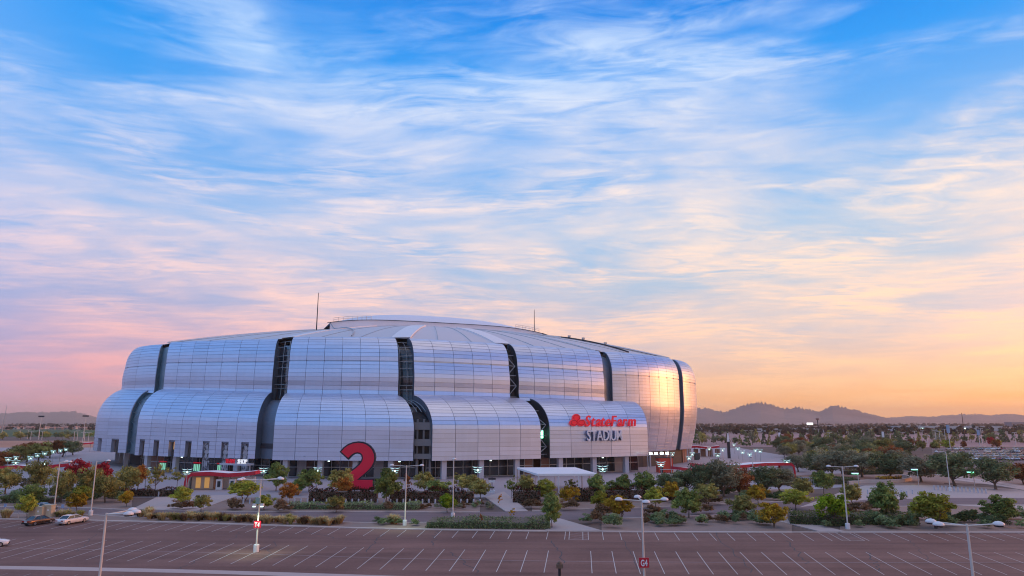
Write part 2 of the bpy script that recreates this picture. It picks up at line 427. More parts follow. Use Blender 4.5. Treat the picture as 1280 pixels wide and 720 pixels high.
bed(-120, 684, LOTFAR, ROADN); bed(752, 990, LOTFAR, ROADN); bed(1050, 1400, LOTFAR, ROADN)
PLF = [(-160, 622), (120, 620), (300, 622.5), (600, 622), (700, 621), (850, 617), (960, 612), (1060, 610), (1480, 611)]
bed(-120, 165, ROADF, PLF); bed(245, 600, ROADF, PLF); bed(665, 1010, ROADF, PLF)
tag(MB().prism([gp(x, y) for x, y in ((1082, 607), (1180, 606.5), (1180, 604), (1420, 613), (1420, 600), (1100, 590), (960, 596), (1040, 606))], -.5, .10).build('planting_bed', M_MULCH), kind='structure')
# walks that cross the beds
def walk(pts, name='walkway'): ground(name, MB().prism([gp(x, y) for x, y in pts], -.5, .14), M_WALK)
walk(((752, 664), (684, 664), (662, 652), (700, 649)))
walk(((660, 639.5), (632, 640), (606, 622), (630, 615)))
walk(((1056, 665), (1024, 665), (938, 643.5), (958, 640.5)))
walk(((245, 639.4), (165, 637), (196, 622), (300, 619)))
walk(((1400, 645), (1205, 633), (1195, 632), (1400, 633.5)))
# kerb along the lot, pale gutter band in the lot
ribbon(MB(), [V(p.x, p.y - .1, 0) for p in far], .4, -.1, .13).build('kerb', M_KERB, LOT)
GUT = [(-120, 708.5), (0, 709), (240, 714), (480, 721.5), (640, 727), (900, 736), (1480, 750)]
gl = wline(smooth_poly(GUT, XS, 80), .028); g = MB()
g.grid([[p + V(0, -.9, 0) for p in gl], [p + V(0, .9, 0) for p in gl]]); g.build('gutter', M_WALK, LOT)

# stall lines
ROW1N = smooth_poly([(-160, 659), (0, 660), (190, 663), (320, 666), (480, 671), (680, 674.5), (960, 676), (1480, 676)], XS)
ROW2F = smooth_poly([(-160, 673), (60, 674), (230, 677.5), (340, 681), (500, 686), (720, 689), (940, 690.3), (1480, 691)], XS)
ROW2M = smooth_poly([(-160, 684), (60, 685.5), (230, 690), (340, 693), (500, 698.5), (720, 702), (940, 703.3), (1480, 704)], XS)
ROW2N = smooth_poly([(-160, 696), (60, 699), (230, 703), (340, 707), (500, 713), (720, 716.5), (940, 718.5), (1480, 719)], XS)
def vpx(x): return 679 + (min(1050, max(200, x)) - 480) * .19
def line_piece(a, b, w=.09, m=None, z=.026, name='stall_line'):
    a = V(a.x, a.y, z); b = V(b.x, b.y, z); d = (b - a).normalized(); nn = V(-d.y, d.x, 0) * (w / 2)
    return MB().quad(a - nn, b - nn, b + nn, a + nn).build(name, m or M_LINE, LOT)
def cast_line(start, near_poly, vx):
    lo, hi = None, None                       # walk from far end to the near polyline, aiming away from the vanishing point
    fx, fy = start; 
    for k in range(1, 400):
        y = fy + k * .25; x = fx + (fx - vx) / (fy - 528) * (y - fy)
        if y >= interp_y(near_poly, x): return (x, y)
    return (x, y)
def row(farp, nearp, step, x0, x1, ph, m, skip=0.0):
    pl = resample(wline(sub(farp, -110, 1390), 0), 600); acc = ph; last = pl[0]
    for p in pl[1:]:
        acc += (p - last).length; last = p
        if acc >= step:
            acc -= step
            zc = p.y * CP + (0 - CAMH) * SP; px = 640 + FPX * p.x / zc; py = 360 - FPX * (-p.y * SP + (0 - CAMH) * CP) / zc
            if x0 < px < x1 and rnd.random() > skip:
                q = cast_line((px, py), nearp, vpx(px)); line_piece(p, gp(*q), m=m)
row(LOTFAR, ROW1N, 2.74, -100, 1380, .4, M_LINE2 if False else M_LINE, .03)
row(ROW2F, ROW2N, 2.74, -100, 1380, 1.1, M_LINE, .02)
GUTN = smooth_poly([(-160, 724), (60, 727), (500, 735), (1480, 760)], XS)
row(smooth_poly([(-160, 716), (0, 716.5), (240, 721.5), (480, 729), (1480, 757)], XS), GUTN, 2.74, -80, 560, .2, M_LINE2)
mid = resample(wline(sub(ROW2M, -100, 1380), 0), 60)
g = MB(); ribbon(g, mid, .10, .02, .024); g.build('stall_line', M_LINE2, LOT)
# hatched access bays
for x0, x1, nh in ((712, 735, 5), (1034, 1060, 6)):
    a, b = (x0, interp_y(LOTFAR, x0)), (x1, interp_y(LOTFAR, x1))
    a2, b2 = cast_line(a, ROW1N, vpx(a[0])), cast_line(b, ROW1N, vpx(b[0]))
    A, B, A2, B2 = gp(*a), gp(*b), gp(*a2), gp(*b2)
    line_piece(A2, B2); line_piece(A, A2); line_piece(B, B2)
    for k in range(nh):
        f = k / nh; line_piece(A.lerp(A2, f), B.lerp(B2, min(1, f + 1.2 / nh)), .09, M_LINE2, .0245)
# sealed cracks wandering through the asphalt
for (xa, ya, xb, yb) in ((310, 658, 286, 676), (345, 677, 330, 700), (545, 664, 540, 682), (690, 676, 707, 704), (780, 675, 800, 718), (893, 666, 940, 716), (985, 676, 1010, 705), (250, 700, 210, 716), (480, 668, 455, 690), (1140, 676, 1160, 700), (380, 664, 420, 673), (560, 690, 600, 716), (120, 668, 96, 690), (1085, 690, 1100, 715)):
    pts = []
    for k in range(13):
        f = k / 12; p = gp(xa + (xb - xa) * f + rnd.uniform(-2, 2), ya + (yb - ya) * f); p.x += rnd.uniform(-.35, .35); p.z = 0; pts.append(p)
    g = MB(); ribbon(g, pts, rnd.uniform(.08, .16), .02, .0235); g.build('tar_seam', M_TAR, LOT)
# long seams parallel to the kerb
for off in (655.5 + 14, 694, 680):
    pl = [(x, interp_y(LOTFAR, x) + off - 655.5) for x in XS[2:-4]]
    g = MB(); ribbon(g, [V(p.x, p.y + rnd.uniform(-.12, .12), 0) for p in resample(wline(pl, 0), 120)], .06, .02, .0228); g.build('tar_seam', M_TAR, LOT)

# far fields
def field(name, y0, y1, x0, x1, m, z=.05): ground(name, MB().quad((x0, y0, z), (x1, y0, z), (x1 * y1 / y0, y1, z), (x0 * y1 / y0, y1, z)), m)
ground('far_car_park', MB().prism([gp(x, y) for x, y in ((1165, 584), (1165, 560), (1400, 560), (1400, 592))], -.5, .05), M_ROAD)
field('bare_field', 470, 640, -420, -170, M_ORANGEF); field('grass_field', 820, 1700, -900, -150, M_FIELD)
field('far_parking_lot', 480, 1050, 120, 620, M_PINKLOT)

# ================================================================== STADIUM
CX, CY = -35.0, 298.0
ST = empty('stadium', (CX, CY, 0), 'domed stadium clad in curved silver metal shells with a white fabric roof', 'stadium')

def prof_low(t):      # t 0..1 -> (setback fraction, height fraction)   vertical skirt, then a round shoulder
    hs = .46; L1 = hs * 19.6; L2 = 17.0; s = t * (L1 + L2); AM = R(80)
    if s <= L1: return (.0, s / 19.6)
    a = (s - L1) / L2 * AM
    return ((1 - math.cos(a)) / (1 - math.cos(AM)), hs + (1 - hs) * math.sin(a) / math.sin(AM))
def prof_up(t):       # flared foot, slightly bulging wall, then a round shoulder
    if t <= .55:
        f = t / .55; return (-.14 * math.sin(f * PI) - .26 * max(0, 1 - f / .34) ** 2.2, .58 * f)
    a = (t - .55) / .45 * PI / 2
    return (1 - math.cos(a), .58 + .42 * math.sin(a))
def prof_full(t):     # bellied wall over the full height
    if t <= .68:
        f = t / .68; return (.62 * max(0, 1 - f / .62) ** 1.6, .76 * f)
    a = (t - .68) / .32 * PI / 2
    return (1 - math.cos(a), .76 + .24 * math.sin(a))

class Shell:
    def __init__(s, B0, B1, T0, T1, z0, z1a, z1b, prof, sag=1.0):
        s.B0, s.B1, s.T0, s.T1 = [V(p[0], p[1], 0) for p in (B0, B1, T0, T1)]
        s.z0 = z0 if isinstance(z0, tuple) else (z0, z0); s.z1 = (z1a, z1b); s.prof = prof; s.sag = sag
        d = (s.B1 - s.B0).normalized(); s.out = V(d.y, -d.x, 0)
        # arc-length table of the profile, so courses are even
        tab = []; L = 0; prev = None
        w = (s.T0 - s.B0 + s.T1 - s.B1).length / 2; h = (z1a + z1b) / 2 - (s.z0[0] + s.z0[1]) / 2
        for k in range(201):
            a, b = prof(k / 200); q = V(a * w, b * h, 0)
            if prev is not None: L += (q - prev).length
            prev = q; tab.append(L)
        s.tab = tab; s.len = L; s.wid = (s.B1 - s.B0).length
    def tt(s, t):
        x = t * s.len
        lo, hi = 0, 200
        while hi - lo > 1:
            m = (lo + hi) // 2
            if s.tab[m] <= x: lo = m
            else: hi = m
        return (lo + (x - s.tab[lo]) / max(1e-9, s.tab[hi] - s.tab[lo])) / 200
    def p0(s, u, t):
        a, b = s.prof(s.tt(min(1, max(0, t))))
        B = s.B0.lerp(s.B1, u); Tt = s.T0.lerp(s.T1, u); p = B + (Tt - B) * a
        p = p + s.out * (4 * u * (1 - u) * s.sag)
        zb = s.z0[0] + (s.z0[1] - s.z0[0]) * u; zt = s.z1[0] + (s.z1[1] - s.z1[0]) * u
        p.z = zb + (zt - zb) * b; return p
    def nrm(s, u, t):
        e = .01
        du = s.p0(min(1, u + e), t) - s.p0(max(0, u - e), t); dt = s.p0(u, min(1, t + e)) - s.p0(u, max(0, t - e))
        return du.cross(dt).normalized()
    def p(s, u, t, off=0.0): return s.p0(u, t) + s.nrm(u, t) * off

def make_shell(sh, nstrip, ncourse, label, notch=None, seam=None, ncol=2, name='shell'):
    bk = MB(); nu, nv = nstrip * 3, ncourse
    nt = notch[0] if notch else 0; u0, u1 = (notch[1], notch[2]) if notch else (0, 0)
    us = []
    for k in range(nstrip):
        for f in ((0, u0, u1) if notch else (0, .5)): us.append((k + f) / nstrip)
    us.append(1.0)
    ts = [0] + ([nt] if nt else []) + [(nt + (1 - nt) * (j + 1) / nv) for j in range(nv)]
    for a in range(len(us) - 1):
        for b in range(len(ts) - 1):
            if notch and b == 0 and a % 3 == 1: continue
            bk.quad(sh.p(us[a], ts[b], -.28), sh.p(us[a + 1], ts[b], -.28), sh.p(us[a + 1], ts[b + 1], -.28), sh.p(us[a], ts[b + 1], -.28))
    part = bk.build(name, M_BACK, ST); part['label'] = label
    gap = .055 / sh.wid; gv = .14 / sh.len
    for k in range(nstrip):
        a, b = k / nstrip + gap, (k + 1) / nstrip - gap
        mb = MB()
        cols = [a + (b - a) * i / ncol for i in range(ncol + 1)]
        if notch: cols = [a, (k + u0) / nstrip, (k + u1) / nstrip, b]
        tsd = [j / ncourse for j in range(ncourse + 1)]
        for j in range(ncourse):
            t0, t1 = tsd[j], tsd[j + 1]; tn = rnd.random()
            big = seam is not None and abs(t1 - seam) < .5 / ncourse
            g2 = gv * (3.2 if big else 1)
            for i in range(len(cols) - 1):
                if notch and i == 1 and t0 < nt - .01: continue
                tn2 = min(1, max(0, tn + rnd.uniform(-.15, .15)))
                c0, c1 = cols[i], cols[i + 1]
                P = lambda u, t, o: sh.p(u, t, o)
                mb.quad(P(c0, t0, 0), P(c1, t0, 0), P(c1, t1 - g2, 0.0), P(c0, t1 - g2, 0.0), tone=tn2)
                dp = -.22 if big else -.10
                mb.quad(P(c0, t1 - g2, 0), P(c1, t1 - g2, 0), P(c1, t1 - g2, dp), P(c0, t1 - g2, dp), tone=.1)
                mb.quad(P(c0, t1 - g2, dp), P(c1, t1 - g2, dp), P(c1, t1, dp), P(c0, t1, dp), tone=-1.7)
                mb.quad(P(c0, t1, dp), P(c1, t1, dp), P(c1, t1, 0), P(c0, t1, 0), tone=.1)
            # side returns
        for e in (a, b):
            q = [sh.p(e, j / ncourse, 0) for j in range(ncourse + 1)]; r = [sh.p(e, j / ncourse, -.28) for j in range(ncourse + 1)]
            mb.grid([q, r], tone=.2)
        if notch:
            for e in (cols[1], cols[2]):
                mb.quad(sh.p(e, 0, 0), sh.p(e, nt, 0), sh.p(e, nt, -1.3), sh.p(e, 0, -1.3), tone=.3)
            mb.quad(sh.p(cols[1], nt, 0), sh.p(cols[2], nt, 0), sh.p(cols[2], nt, -1.3), sh.p(cols[1], nt, -1.3), tone=.3)
        mb.quad(sh.p(a, 0, 0), sh.p(b, 0, 0), sh.p(b, 0, -.28), sh.p(a, 0, -.28), tone=.2) if not notch else None
        mb.build('metal_panel', M_PANEL, part, tone=True)
    return part

def XY(px, Y, z): p = at(px, Y, z); return (p.x, p.y)
zb = 5.4
LOW = {
 'P1': Shell((-180, 318), XY(157, 262, zb), (-168, 317), XY(190, 269, 27), zb, 30.5, 29.4, prof_low, 9.0),
 'P2': Shell(XY(168, 244, zb), XY(318.5, 220, zb), XY(204, 256, 27), XY(341, 232, 26), zb, 28.6, 26.5, prof_low, 1.5),
 'P3': Shell(XY(340, 212.6, zb), XY(516.4, 208.6, zb), XY(359, 225, 25), XY(496.5, 221, 25), zb, 25.9, 25.0, prof_low, 1.0),
 'P4': Shell(XY(539.7, 208, zb), XY(676.3, 221, zb), XY(516, 220.5, 25), XY(646.6, 234, 25), zb, 25.0, 24.6, prof_low, .7),
 'P5': Shell(XY(687.3, 224, zb), XY(810.8, 239.5, zb), XY(660.4, 237, 25), XY(792, 251, 24), zb, 24.6, 23.8, prof_low, .7),
}
UP = {
 'U1': Shell((-168.5, 316), XY(193, 267, 27), (-160, 316), XY(204, 273, 45), (28.5, 27.5), 47.5, 47.0, prof_up, 9.0),
 'U2': Shell(XY(204, 257, 27), XY(340, 233, 26), XY(213.7, 263, 45), XY(349, 240, 45), (27.0, 25.0), 46.6, 45.2, prof_up, 1.5),
 'U3': Shell(XY(359, 226, 25), XY(496.5, 222, 25), XY(368, 233, 45), XY(492, 229, 45), (24.6, 24.0), 45.0, 44.3, prof_up, 1.0),
 'U4': Shell(XY(516, 221.5, 25), XY(636, 235, 25), XY(509, 229, 44), XY(625, 242, 44), (24.0, 23.7), 44.0, 43.7, prof_up, .8),
 'U5': Shell(XY(646.7, 236, 25), XY(755, 252.5, 24), XY(634, 243.5, 44), XY(746.5, 259, 43), (23.7, 23.0), 43.7, 43.0, prof_up, .9),
 'U6': Shell(XY(766, 255, 25), XY(849.5, 281, 27), XY(752, 262.5, 43), XY(835, 287, 43), 5.6, 43.0, 42.6, prof_full, 3.6),
 'U7': Shell(XY(854.5, 284.5, 27), (80.5, 339), XY(840.5, 290.5, 43), (73, 339), 5.6, 42.6, 42.6, prof_full, 7.0),
}
make_shell(LOW['P1'], 5, 22, 'lower curved shell wrapping the far end, with slot windows', (.165, .30, .66), ncol=3)
make_shell(LOW['P2'], 7, 22, 'lower curved shell with tall dark slot windows along its bottom', (.165, .30, .66))
make_shell(LOW['P3'], 6, 22, 'lower curved shell behind the giant red numeral')
make_shell(LOW['P4'], 5, 22, 'lower curved shell between the balcony gap and the lit truss gap')
make_shell(LOW['P5'], 5, 22, 'lower curved shell carrying the red and white sign')
make_shell(UP['U1'], 5, 18, 'upper curved shell at the far end', None, .52, 3, 'shell')
make_shell(UP['U2'], 7, 18, 'upper curved shell above the slot windows', None, .52)
make_shell(UP['U3'], 6, 18, 'upper curved shell above the giant red numeral', None, .52)
make_shell(UP['U4'], 5, 18, 'upper curved shell next to the glazed gap', None, .52)
make_shell(UP['U5'], 6, 18, 'upper curved shell above the sign', None, .52)
make_shell(UP['U6'], 7, 36, 'tall bellied end shell glowing orange', None, .70, 3)
make_shell(UP['U7'], 7, 36, 'last bellied end shell beyond the dark slit', None, .70, 3)

# recessed channels between neighbouring shells
def channel(A, B, dep, m, label, n=24, ta=0.0, tb=1.0, back=None):
    rows = []
    for k in range(n + 1):
        t = ta + (tb - ta) * k / n
        a, na = A.p0(1, t), A.nrm(1, t); b, nb = B.p0(0, t), B.nrm(0, t)
        na = (na + nb).normalized()
        rows.append([a - na * .3, a - na * dep, b - na * dep, b - na * .3])
    o = MB().grid(rows).build('recessed_channel', m, ST); o['label'] = label
    return rows
L, U = LOW, UP
cP12 = channel(L['P1'], L['P2'], 1.6, M_TEAL, 'teal recessed band between lower shells')
cP23 = channel(L['P2'], L['P3'], 2.6, M_SLATE, 'dark recessed band beside the numeral shell')
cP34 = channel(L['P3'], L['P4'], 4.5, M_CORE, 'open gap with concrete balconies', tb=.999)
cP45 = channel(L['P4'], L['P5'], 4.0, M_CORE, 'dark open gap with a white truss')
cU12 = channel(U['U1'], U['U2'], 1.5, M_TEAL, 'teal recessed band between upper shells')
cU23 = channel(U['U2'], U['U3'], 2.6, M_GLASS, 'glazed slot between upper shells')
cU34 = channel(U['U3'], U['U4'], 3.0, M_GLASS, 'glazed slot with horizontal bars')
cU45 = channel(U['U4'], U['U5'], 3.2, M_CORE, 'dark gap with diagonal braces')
cU56 = channel(U['U5'], U['U6'], 1.6, M_SLATE, 'slate blue recessed band') if False else None
rows = []   # U5 / U6 share only the upper half: sample by height
def edge_at(sh, u, z):
    lo, hi = 0.0, 1.0
    for _ in range(30):
        m = (lo + hi) / 2
        if sh.p0(u, m).z < z: lo = m
        else: hi = m
    return sh.p0(u, lo), sh.nrm(u, lo)
for k in range(25):
    z = 23.6 + (42.8 - 23.6) * k / 24
    a, na = edge_at(U['U5'], 1, z); b, nb = edge_at(U['U6'], 0, z); na = (na + nb).normalized()
    rows.append([a - na * .3, a - na * 1.5, b - na * 1.5, b - na * .3])
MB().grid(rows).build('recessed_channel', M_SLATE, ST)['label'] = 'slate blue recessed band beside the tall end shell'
channel(U['U6'], U['U7'], 1.3, M_SLATE, 'slate blue slit between the tall end shells')

# end plates closing the shells' cut ends
def end_plate(sh, u, m=M_SLATE, d=3.0, n=20):
    rows = []
    for k in range(n + 1):
        a, na = sh.p0(u, k / n), sh.nrm(u, k / n); rows.append([a - na * .02, a - na * d])
    MB().grid(rows).build('end_plate', m, ST)
for k_, u_ in (('P2', 0), ('P2', 1), ('P3', 0), ('P3', 1), ('P4', 0), ('P4', 1), ('P5', 0)): end_plate(L[k_], u_)
end_plate(L['P5'], 1, M_STEEL, 12)
for k_ in ('U2', 'U3', 'U4', 'U5'):
    end_plate(U[k_], 0); end_plate(U[k_], 1)

# mullions, braces, balconies inside the gaps
def bar(a, b, r, m, name='brace', n=5): return MB().tube([a, b], r, n).build(name, m, ST)
def slot_grid(rows, z0, z1, step, m, cols=(0.33, .72), r=.09):
    pts = lambda f, i: rows[i][1].lerp(rows[i][2], f) * 1.0
    zs = [r_[1].z for r_ in rows]
    for c in cols:
        g = MB(); g.tube([pts(c, i) + (rows[i][0] - rows[i][1]) * .55 for i in range(len(rows))], r, 4, False); g.build('mullion', m, ST)
    z = z0
    while z < z1:
        i = min(range(len(zs)), key=lambda q: abs(zs[q] - z)); r4 = rows[i]
        o = (r4[0] - r4[1]) * .55
        bar(r4[1] + o, r4[2] + o, r, m, 'mullion', 4); z += step
slot_grid(cU23, 27, 44, 2.3, M_STEEL, (.45, .8)); slot_grid(cU34, 26, 43.5, 2.3, M_STEEL, (.1, .55))
def zig(rows, z0, z1, step, m, r=.13, depth=.55):
    zs = [q[1].z for q in rows]; z = z0; side = 0
    ix = lambda z: min(range(len(zs)), key=lambda q: abs(zs[q] - z))
    while z < z1:
        i, j = ix(z), ix(min(z1, z + step)); a, b = rows[i], rows[j]
        pa = a[0].lerp(a[1], depth) if side == 0 else a[3].lerp(a[2], depth)
        pb = b[3].lerp(b[2], depth) if side == 0 else b[0].lerp(b[1], depth)
        bar(pa, pb, r, m); bar(a[0].lerp(a[1], depth), a[3].lerp(a[2], depth), r * .8, m); side = 1 - side; z += step
zig(cU45, 25, 43, 3.4, M_COLUMN); zig(cP45, 6, 24.3, 3.2, M_COLUMN)
zig(cP12, 3, 27, 3.4, M_TEAL, .1)
# lit greenish interior glimpsed through the lower truss gap
i = min(range(25), key=lambda q: abs(cP45[q][1].z - 13)); c_ = cP45[i][1].lerp(cP45[i][2], .55) + (cP45[i][0] - cP45[i][1]) * .25
MB().box(c_ + V(0, 0, .4), (1.1, .12, 2.4), R(20)).build('lit_window', M_LAMPG, ST)
# balconies in the numeral-side gap
for z, hgt_ in ((6.6, 1.5), (10.6, 2.0), (15.4, 2.2), (20.0, 2.4)):
    i = min(range(25), key=lambda q: abs(cP34[q][1].z - z)); r4 = cP34[i]
    A = r4[0].lerp(r4[1], .35); B = r4[3].lerp(r4[2], .35); dv = (B - A); c = (A + B) / 2
    MB().box((c.x, c.y, z), (dv.length, .5, hgt_), math.atan2(dv.y, dv.x)).build('balcony', M_DCONC, ST)
for f in (.2, .55, .92):
    i0, i1 = 0, min(range(25), key=lambda q: abs(cP34[q][1].z - 23)); pts = [cP34[k][1].lerp(cP34[k][2], f) + (cP34[k][0] - cP34[k][1]) * .4 for k in (i0, 10, i1)]
    pts[1].x, pts[1].y = pts[0].x, pts[0].y; pts[0].z = 0; pts = [pts[0], V(pts[0].x, pts[0].y, 17.5)]
    MB().tube(pts, .34, 6).build('pier', M_DCONC, ST)
# rounded truss ribs at the top of that gap
for f in (.15, .4, .65, .9):
    MB().tube([cP34[k][0].lerp(cP34[k][1], .3).lerp(cP34[k][3].lerp(cP34[k][2], .3), f) for k in range(14, 25)], .12, 4, False).build('brace', M_STEEL, ST)

# ---- inner core (closed oval) and base storey
def inset(p, d):
    v = V(CX - p[0], CY - p[1], 0).normalized(); return (p[0] + v.x * d, p[1] + v.y * d)
neck = []
for k_ in ('U1', 'U2', 'U3', 'U4', 'U5', 'U6', 'U7'):
    s_ = U[k_]
    for u_ in (0, .25, .5, .75, 1): neck.append(s_.B0.lerp(s_.B1, u_) + s_.out * (4 * u_ * (1 - u_) * s_.sag))
ring = [inset(p, 5.5) for p in neck]
BACKP = [(66, 372), (32, 398), (-25, 408), (-90, 400), (-138, 368)]
ring_all = ring + [inset(p, 5.5) for p in BACKP]
ring_all.sort(key=lambda p: math.atan2(p[1] - CY, p[0] - CX))
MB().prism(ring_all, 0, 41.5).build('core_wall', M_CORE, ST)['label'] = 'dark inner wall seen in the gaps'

def base_storey(sh, nbay, lit=()):
    A = sh.p0(0, 0); B = sh.p0(1, 0); inn = -sh.out
    # soffit
    MB().quad(A + inn * .3 + V(0, 0, .25), B + inn * .3 + V(0, 0, .25), B + inn * 9 + V(0, 0, .25), A + inn * 9 + V(0, 0, .25)).build('soffit', M_CONC, ST)
    # columns
    d = (B - A); rz = math.atan2(d.y, d.x)
    for k in range(nbay + 1):
        if k == nbay: continue
        f = (k + .35) / nbay; c = A.lerp(B, f) + inn * 1.6
        MB().box((c.x, c.y, 2.85), (1.5, 1.5, 5.7), rz).build('column', M_COLUMN, ST)
    # glazing: panes in frames, set back
    W0, W1 = A + inn * 6.5, B + inn * 6.5; npane = nbay * 4
    fr = MB()
    for k in range(npane + 1):
        c = W0.lerp(W1, k / npane); fr.box((c.x, c.y, 2.8), (.16, .3, 5.6), rz)
    for z in (.15, 3.0, 5.4):
        c = (W0 + W1) / 2; fr.box((c.x, c.y, z), (d.length, .24, .2), rz)
    fr.build('glazing_frame', M_STEEL, ST)
    for k in range(npane):
        a = W0.lerp(W1, (k + .05) / npane); b = W0.lerp(W1, (k + .95) / npane); 
        m = M_GLASS if rnd.random() > .2 else (M_BRICK if rnd.random() < .4 else M_CONC)
        MB().box(((a.x + b.x) / 2, (a.y + b.y) / 2, 2.75), ((b - a).length, .1, 5.2), rz).build('glass_pane', m, ST)
    # wall lamps
    for k in range(nbay):
        if (k + len(lit)) % 2 == 0: continue
        c = A.lerp(B, (k + .6) / nbay) + inn * .9
        MB().box((c.x, c.y, 5.1), (.5, .3, .25), rz).build('wall_lamp', M_LAMP, ST)
for k_, nb in (('P1', 3), ('P2', 4), ('P3', 4), ('P4', 3), ('P5', 3)): base_storey(L[k_], nb)
# base of the tall end shells: brown block wall and columns
for k_ in ('U6', 'U7'):
    s_ = U[k_]; pts = [s_.p0(u_, 0) - s_.nrm(u_, 0) * 1.6 for u_ in (.12, .3, .5, .7, .9)]
    MB().grid([[V(p.x, p.y, -.2) for p in pts], [V(p.x, p.y, 6.2) for p in pts]]).build('base_wall', M_BRICK, ST)
    for u_ in (.2, .5, .8):
        p = s_.p0(u_, 0) - s_.nrm(u_, 0) * .6; MB().tube([V(p.x, p.y, -.2), V(p.x, p.y, 6.4)], .35, 8).build('column', M_COLUMN, ST)

# red-lit door heads and green-lit doors in the base below the slot windows
for f in (.12, .42, .62):
    sh_ = L['P2']; c = sh_.p0(0, 0).lerp(sh_.p0(1, 0), f) - sh_.out * 6.2; d_ = sh_.p0(1, 0) - sh_.p0(0, 0); rz_ = math.atan2(d_.y, d_.x)
    MB().box((c.x, c.y, 3.1), (3.4, .3, .35), rz_).build('door_sign', M_SIGNRED, ST)
    for k in (-1.2, -.4, .4, 1.2):
        q = c + d_.normalized() * k; MB().box((q.x, q.y, 1.5), (.3, .2, 2.2), rz_).build('door_light', M_LAMPD, ST)
# slot-window backs: glass, one lit, three printed banners
def slot_back(sh, k, n, m, name, z0=5.4, off=-.75, t1=.16):
    a, b = (k + .31) / n, (k + .65) / n
    q = [sh.p(a, 0, off), sh.p(b, 0, off), sh.p(b, t1, off), sh.p(a, t1, off)]
    q[0].z = q[1].z = z0
    e = -sh.out * .12
    mb = MB().quad(*q); mb.quad(*[x + e for x in reversed(q)])
    return mb.build(name, m, ST), q
M_FIG = []
def banner_mat(i):
    m = D.materials.new('printed_banner'); m.use_nodes = True; m.node_tree.nodes.clear(); t = NT(m.node_tree)
    co = t.node('ShaderNodeTexCoord').outputs['Object']; mp = t.node('ShaderNodeMapping', Location=(i * 5.1, 0, i * 2.3)); t.l.new(co, mp.inputs[0])
    n = t.noise(mp.outputs[0], .85, 5, .62, .7); n2 = t.noise(mp.outputs[0], 2.6, 4, .6)
    c = t.ramp(t.m('ADD', t.m('MULTIPLY', n, .7), t.m('MULTIPLY', n2, .3)), [(.40, (.012, .012, .018)), (.50, (.09, .09, .11)), (.60, (.42, .42, .46))])
    p = t.node('ShaderNodeBsdfPrincipled', Base_Color=c, Roughness=.6); o = t.node('ShaderNodeOutputMaterial'); t.l.new(p.outputs[0], o.inputs[0]); return m
for k in range(7):
    if k < 4:
        o, q = slot_back(L['P2'], k, 7, M_GLASS, 'slot_window', 5.4, -1.25, .168)
        if k == 2:
            w = (q[1] - q[0]); h = q[2].z - q[1].z; e = L['P2'].out * .15
            MB().box(q[0] + w * .62 + e + V(0, 0, h * .72), (w.length * .55, .1, h * .5), math.atan2(w.y, w.x)).build('lit_window', M_WARM, ST)
    else:
        o, q = slot_back(L['P2'], k, 7, banner_mat(k), 'banner', .6, -.55, .165)
        o['label'] = 'tall dark printed banner of a player'
        # generic figure on the print: pale helmet, shoulders, body blocks standing proud by millimetres
        e = L['P2'].out * .06; w = (q[1] - q[0]); H_ = q[2].z - .6; rz = math.atan2(w.y, w.x)
        g = MB(); c = q[0] + w * .52 + e
        def ell(cx, cz, rx, rzz, n=10):
            i = len(g.v); 
            for j in range(n):
                a = 2 * PI * j / n; g.v.append(tuple(V(q[0].x, q[0].y, .6) + e + w * (cx + rx * math.cos(a)) + V(0, 0, H_ * (cz + rzz * math.sin(a)))))
            g.f.append(tuple(range(i, i + n))); g.tone.append(.5)
        ell(.5, .86, .2, .075); ell(.5, .70, .38, .075); ell(.42, .56, .22, .08); ell(.36, .3, .12, .12); ell(.62, .3, .12, .1)
        g.build('banner_print', M_BANW, ST)
for k in range(5): slot_back(L['P1'], k, 5, M_GLASS, 'slot_window', 5.4, -1.25, .168)
# dark louvre in the recessed band beside the numeral shell
i = 3; MB().grid([[cP23[1][1] + (cP23[1][0] - cP23[1][1]) * .1 + V(0, -.1, 2), cP23[1][2] + V(0, -.25, 2)], [cP23[3][1] + V(0, -.1, 1.2), cP23[3][2] + V(0, -.25, 1.2)]]).build('louvre', M_DARK, ST)

# ---- roof
tops = []
for k_ in ('U1', 'U2', 'U3', 'U4', 'U5', 'U6', 'U7'):
    s_ = U[k_]
    for u_ in (0, .2, .4, .6, .8, 1): tops.append(s_.p0(u_, 1) - s_.nrm(u_, .5) * .2)
allt = tops + [V(*inset(p, 6), 44.0) for p in BACKP]
pol = sorted([(math.atan2(p.y - CY, p.x - CX), math.hypot(p.x - CX, p.y - CY), p.z) for p in allt])
def eave(a):
    a = (a + PI) % (2 * PI) - PI
    ext = [(pol[-1][0] - 2 * PI, *pol[-1][1:])] + pol + [(pol[0][0] + 2 * PI, *pol[0][1:])]
    for (a0, r0, z0_), (a1, r1, z1_) in zip(ext, ext[1:]):
        if a0 <= a <= a1:
            f = (a - a0) / max(1e-9, a1 - a0); return r0 + (r1 - r0) * f, z0_ + (z1_ - z0_) * f
    return pol[0][1], pol[0][2]
CROWN = 55.9
def roof_pt(a, r, lift=0.0):
    R0, z_ = eave(a); z_ -= .15
    z = z_ + (CROWN - z_) * (1 - r ** 2.0) + lift
    return V(CX + math.cos(a) * R0 * r, CY + math.sin(a) * R0 * r, z)
NA = 144
rows = [[roof_pt(2 * PI * j / NA - PI, .02 + .975 * k / 18) for j in range(NA + 1)] for k in range(19)]
MB().grid(rows).build('roof', M_ROOF, ST, smooth=True)
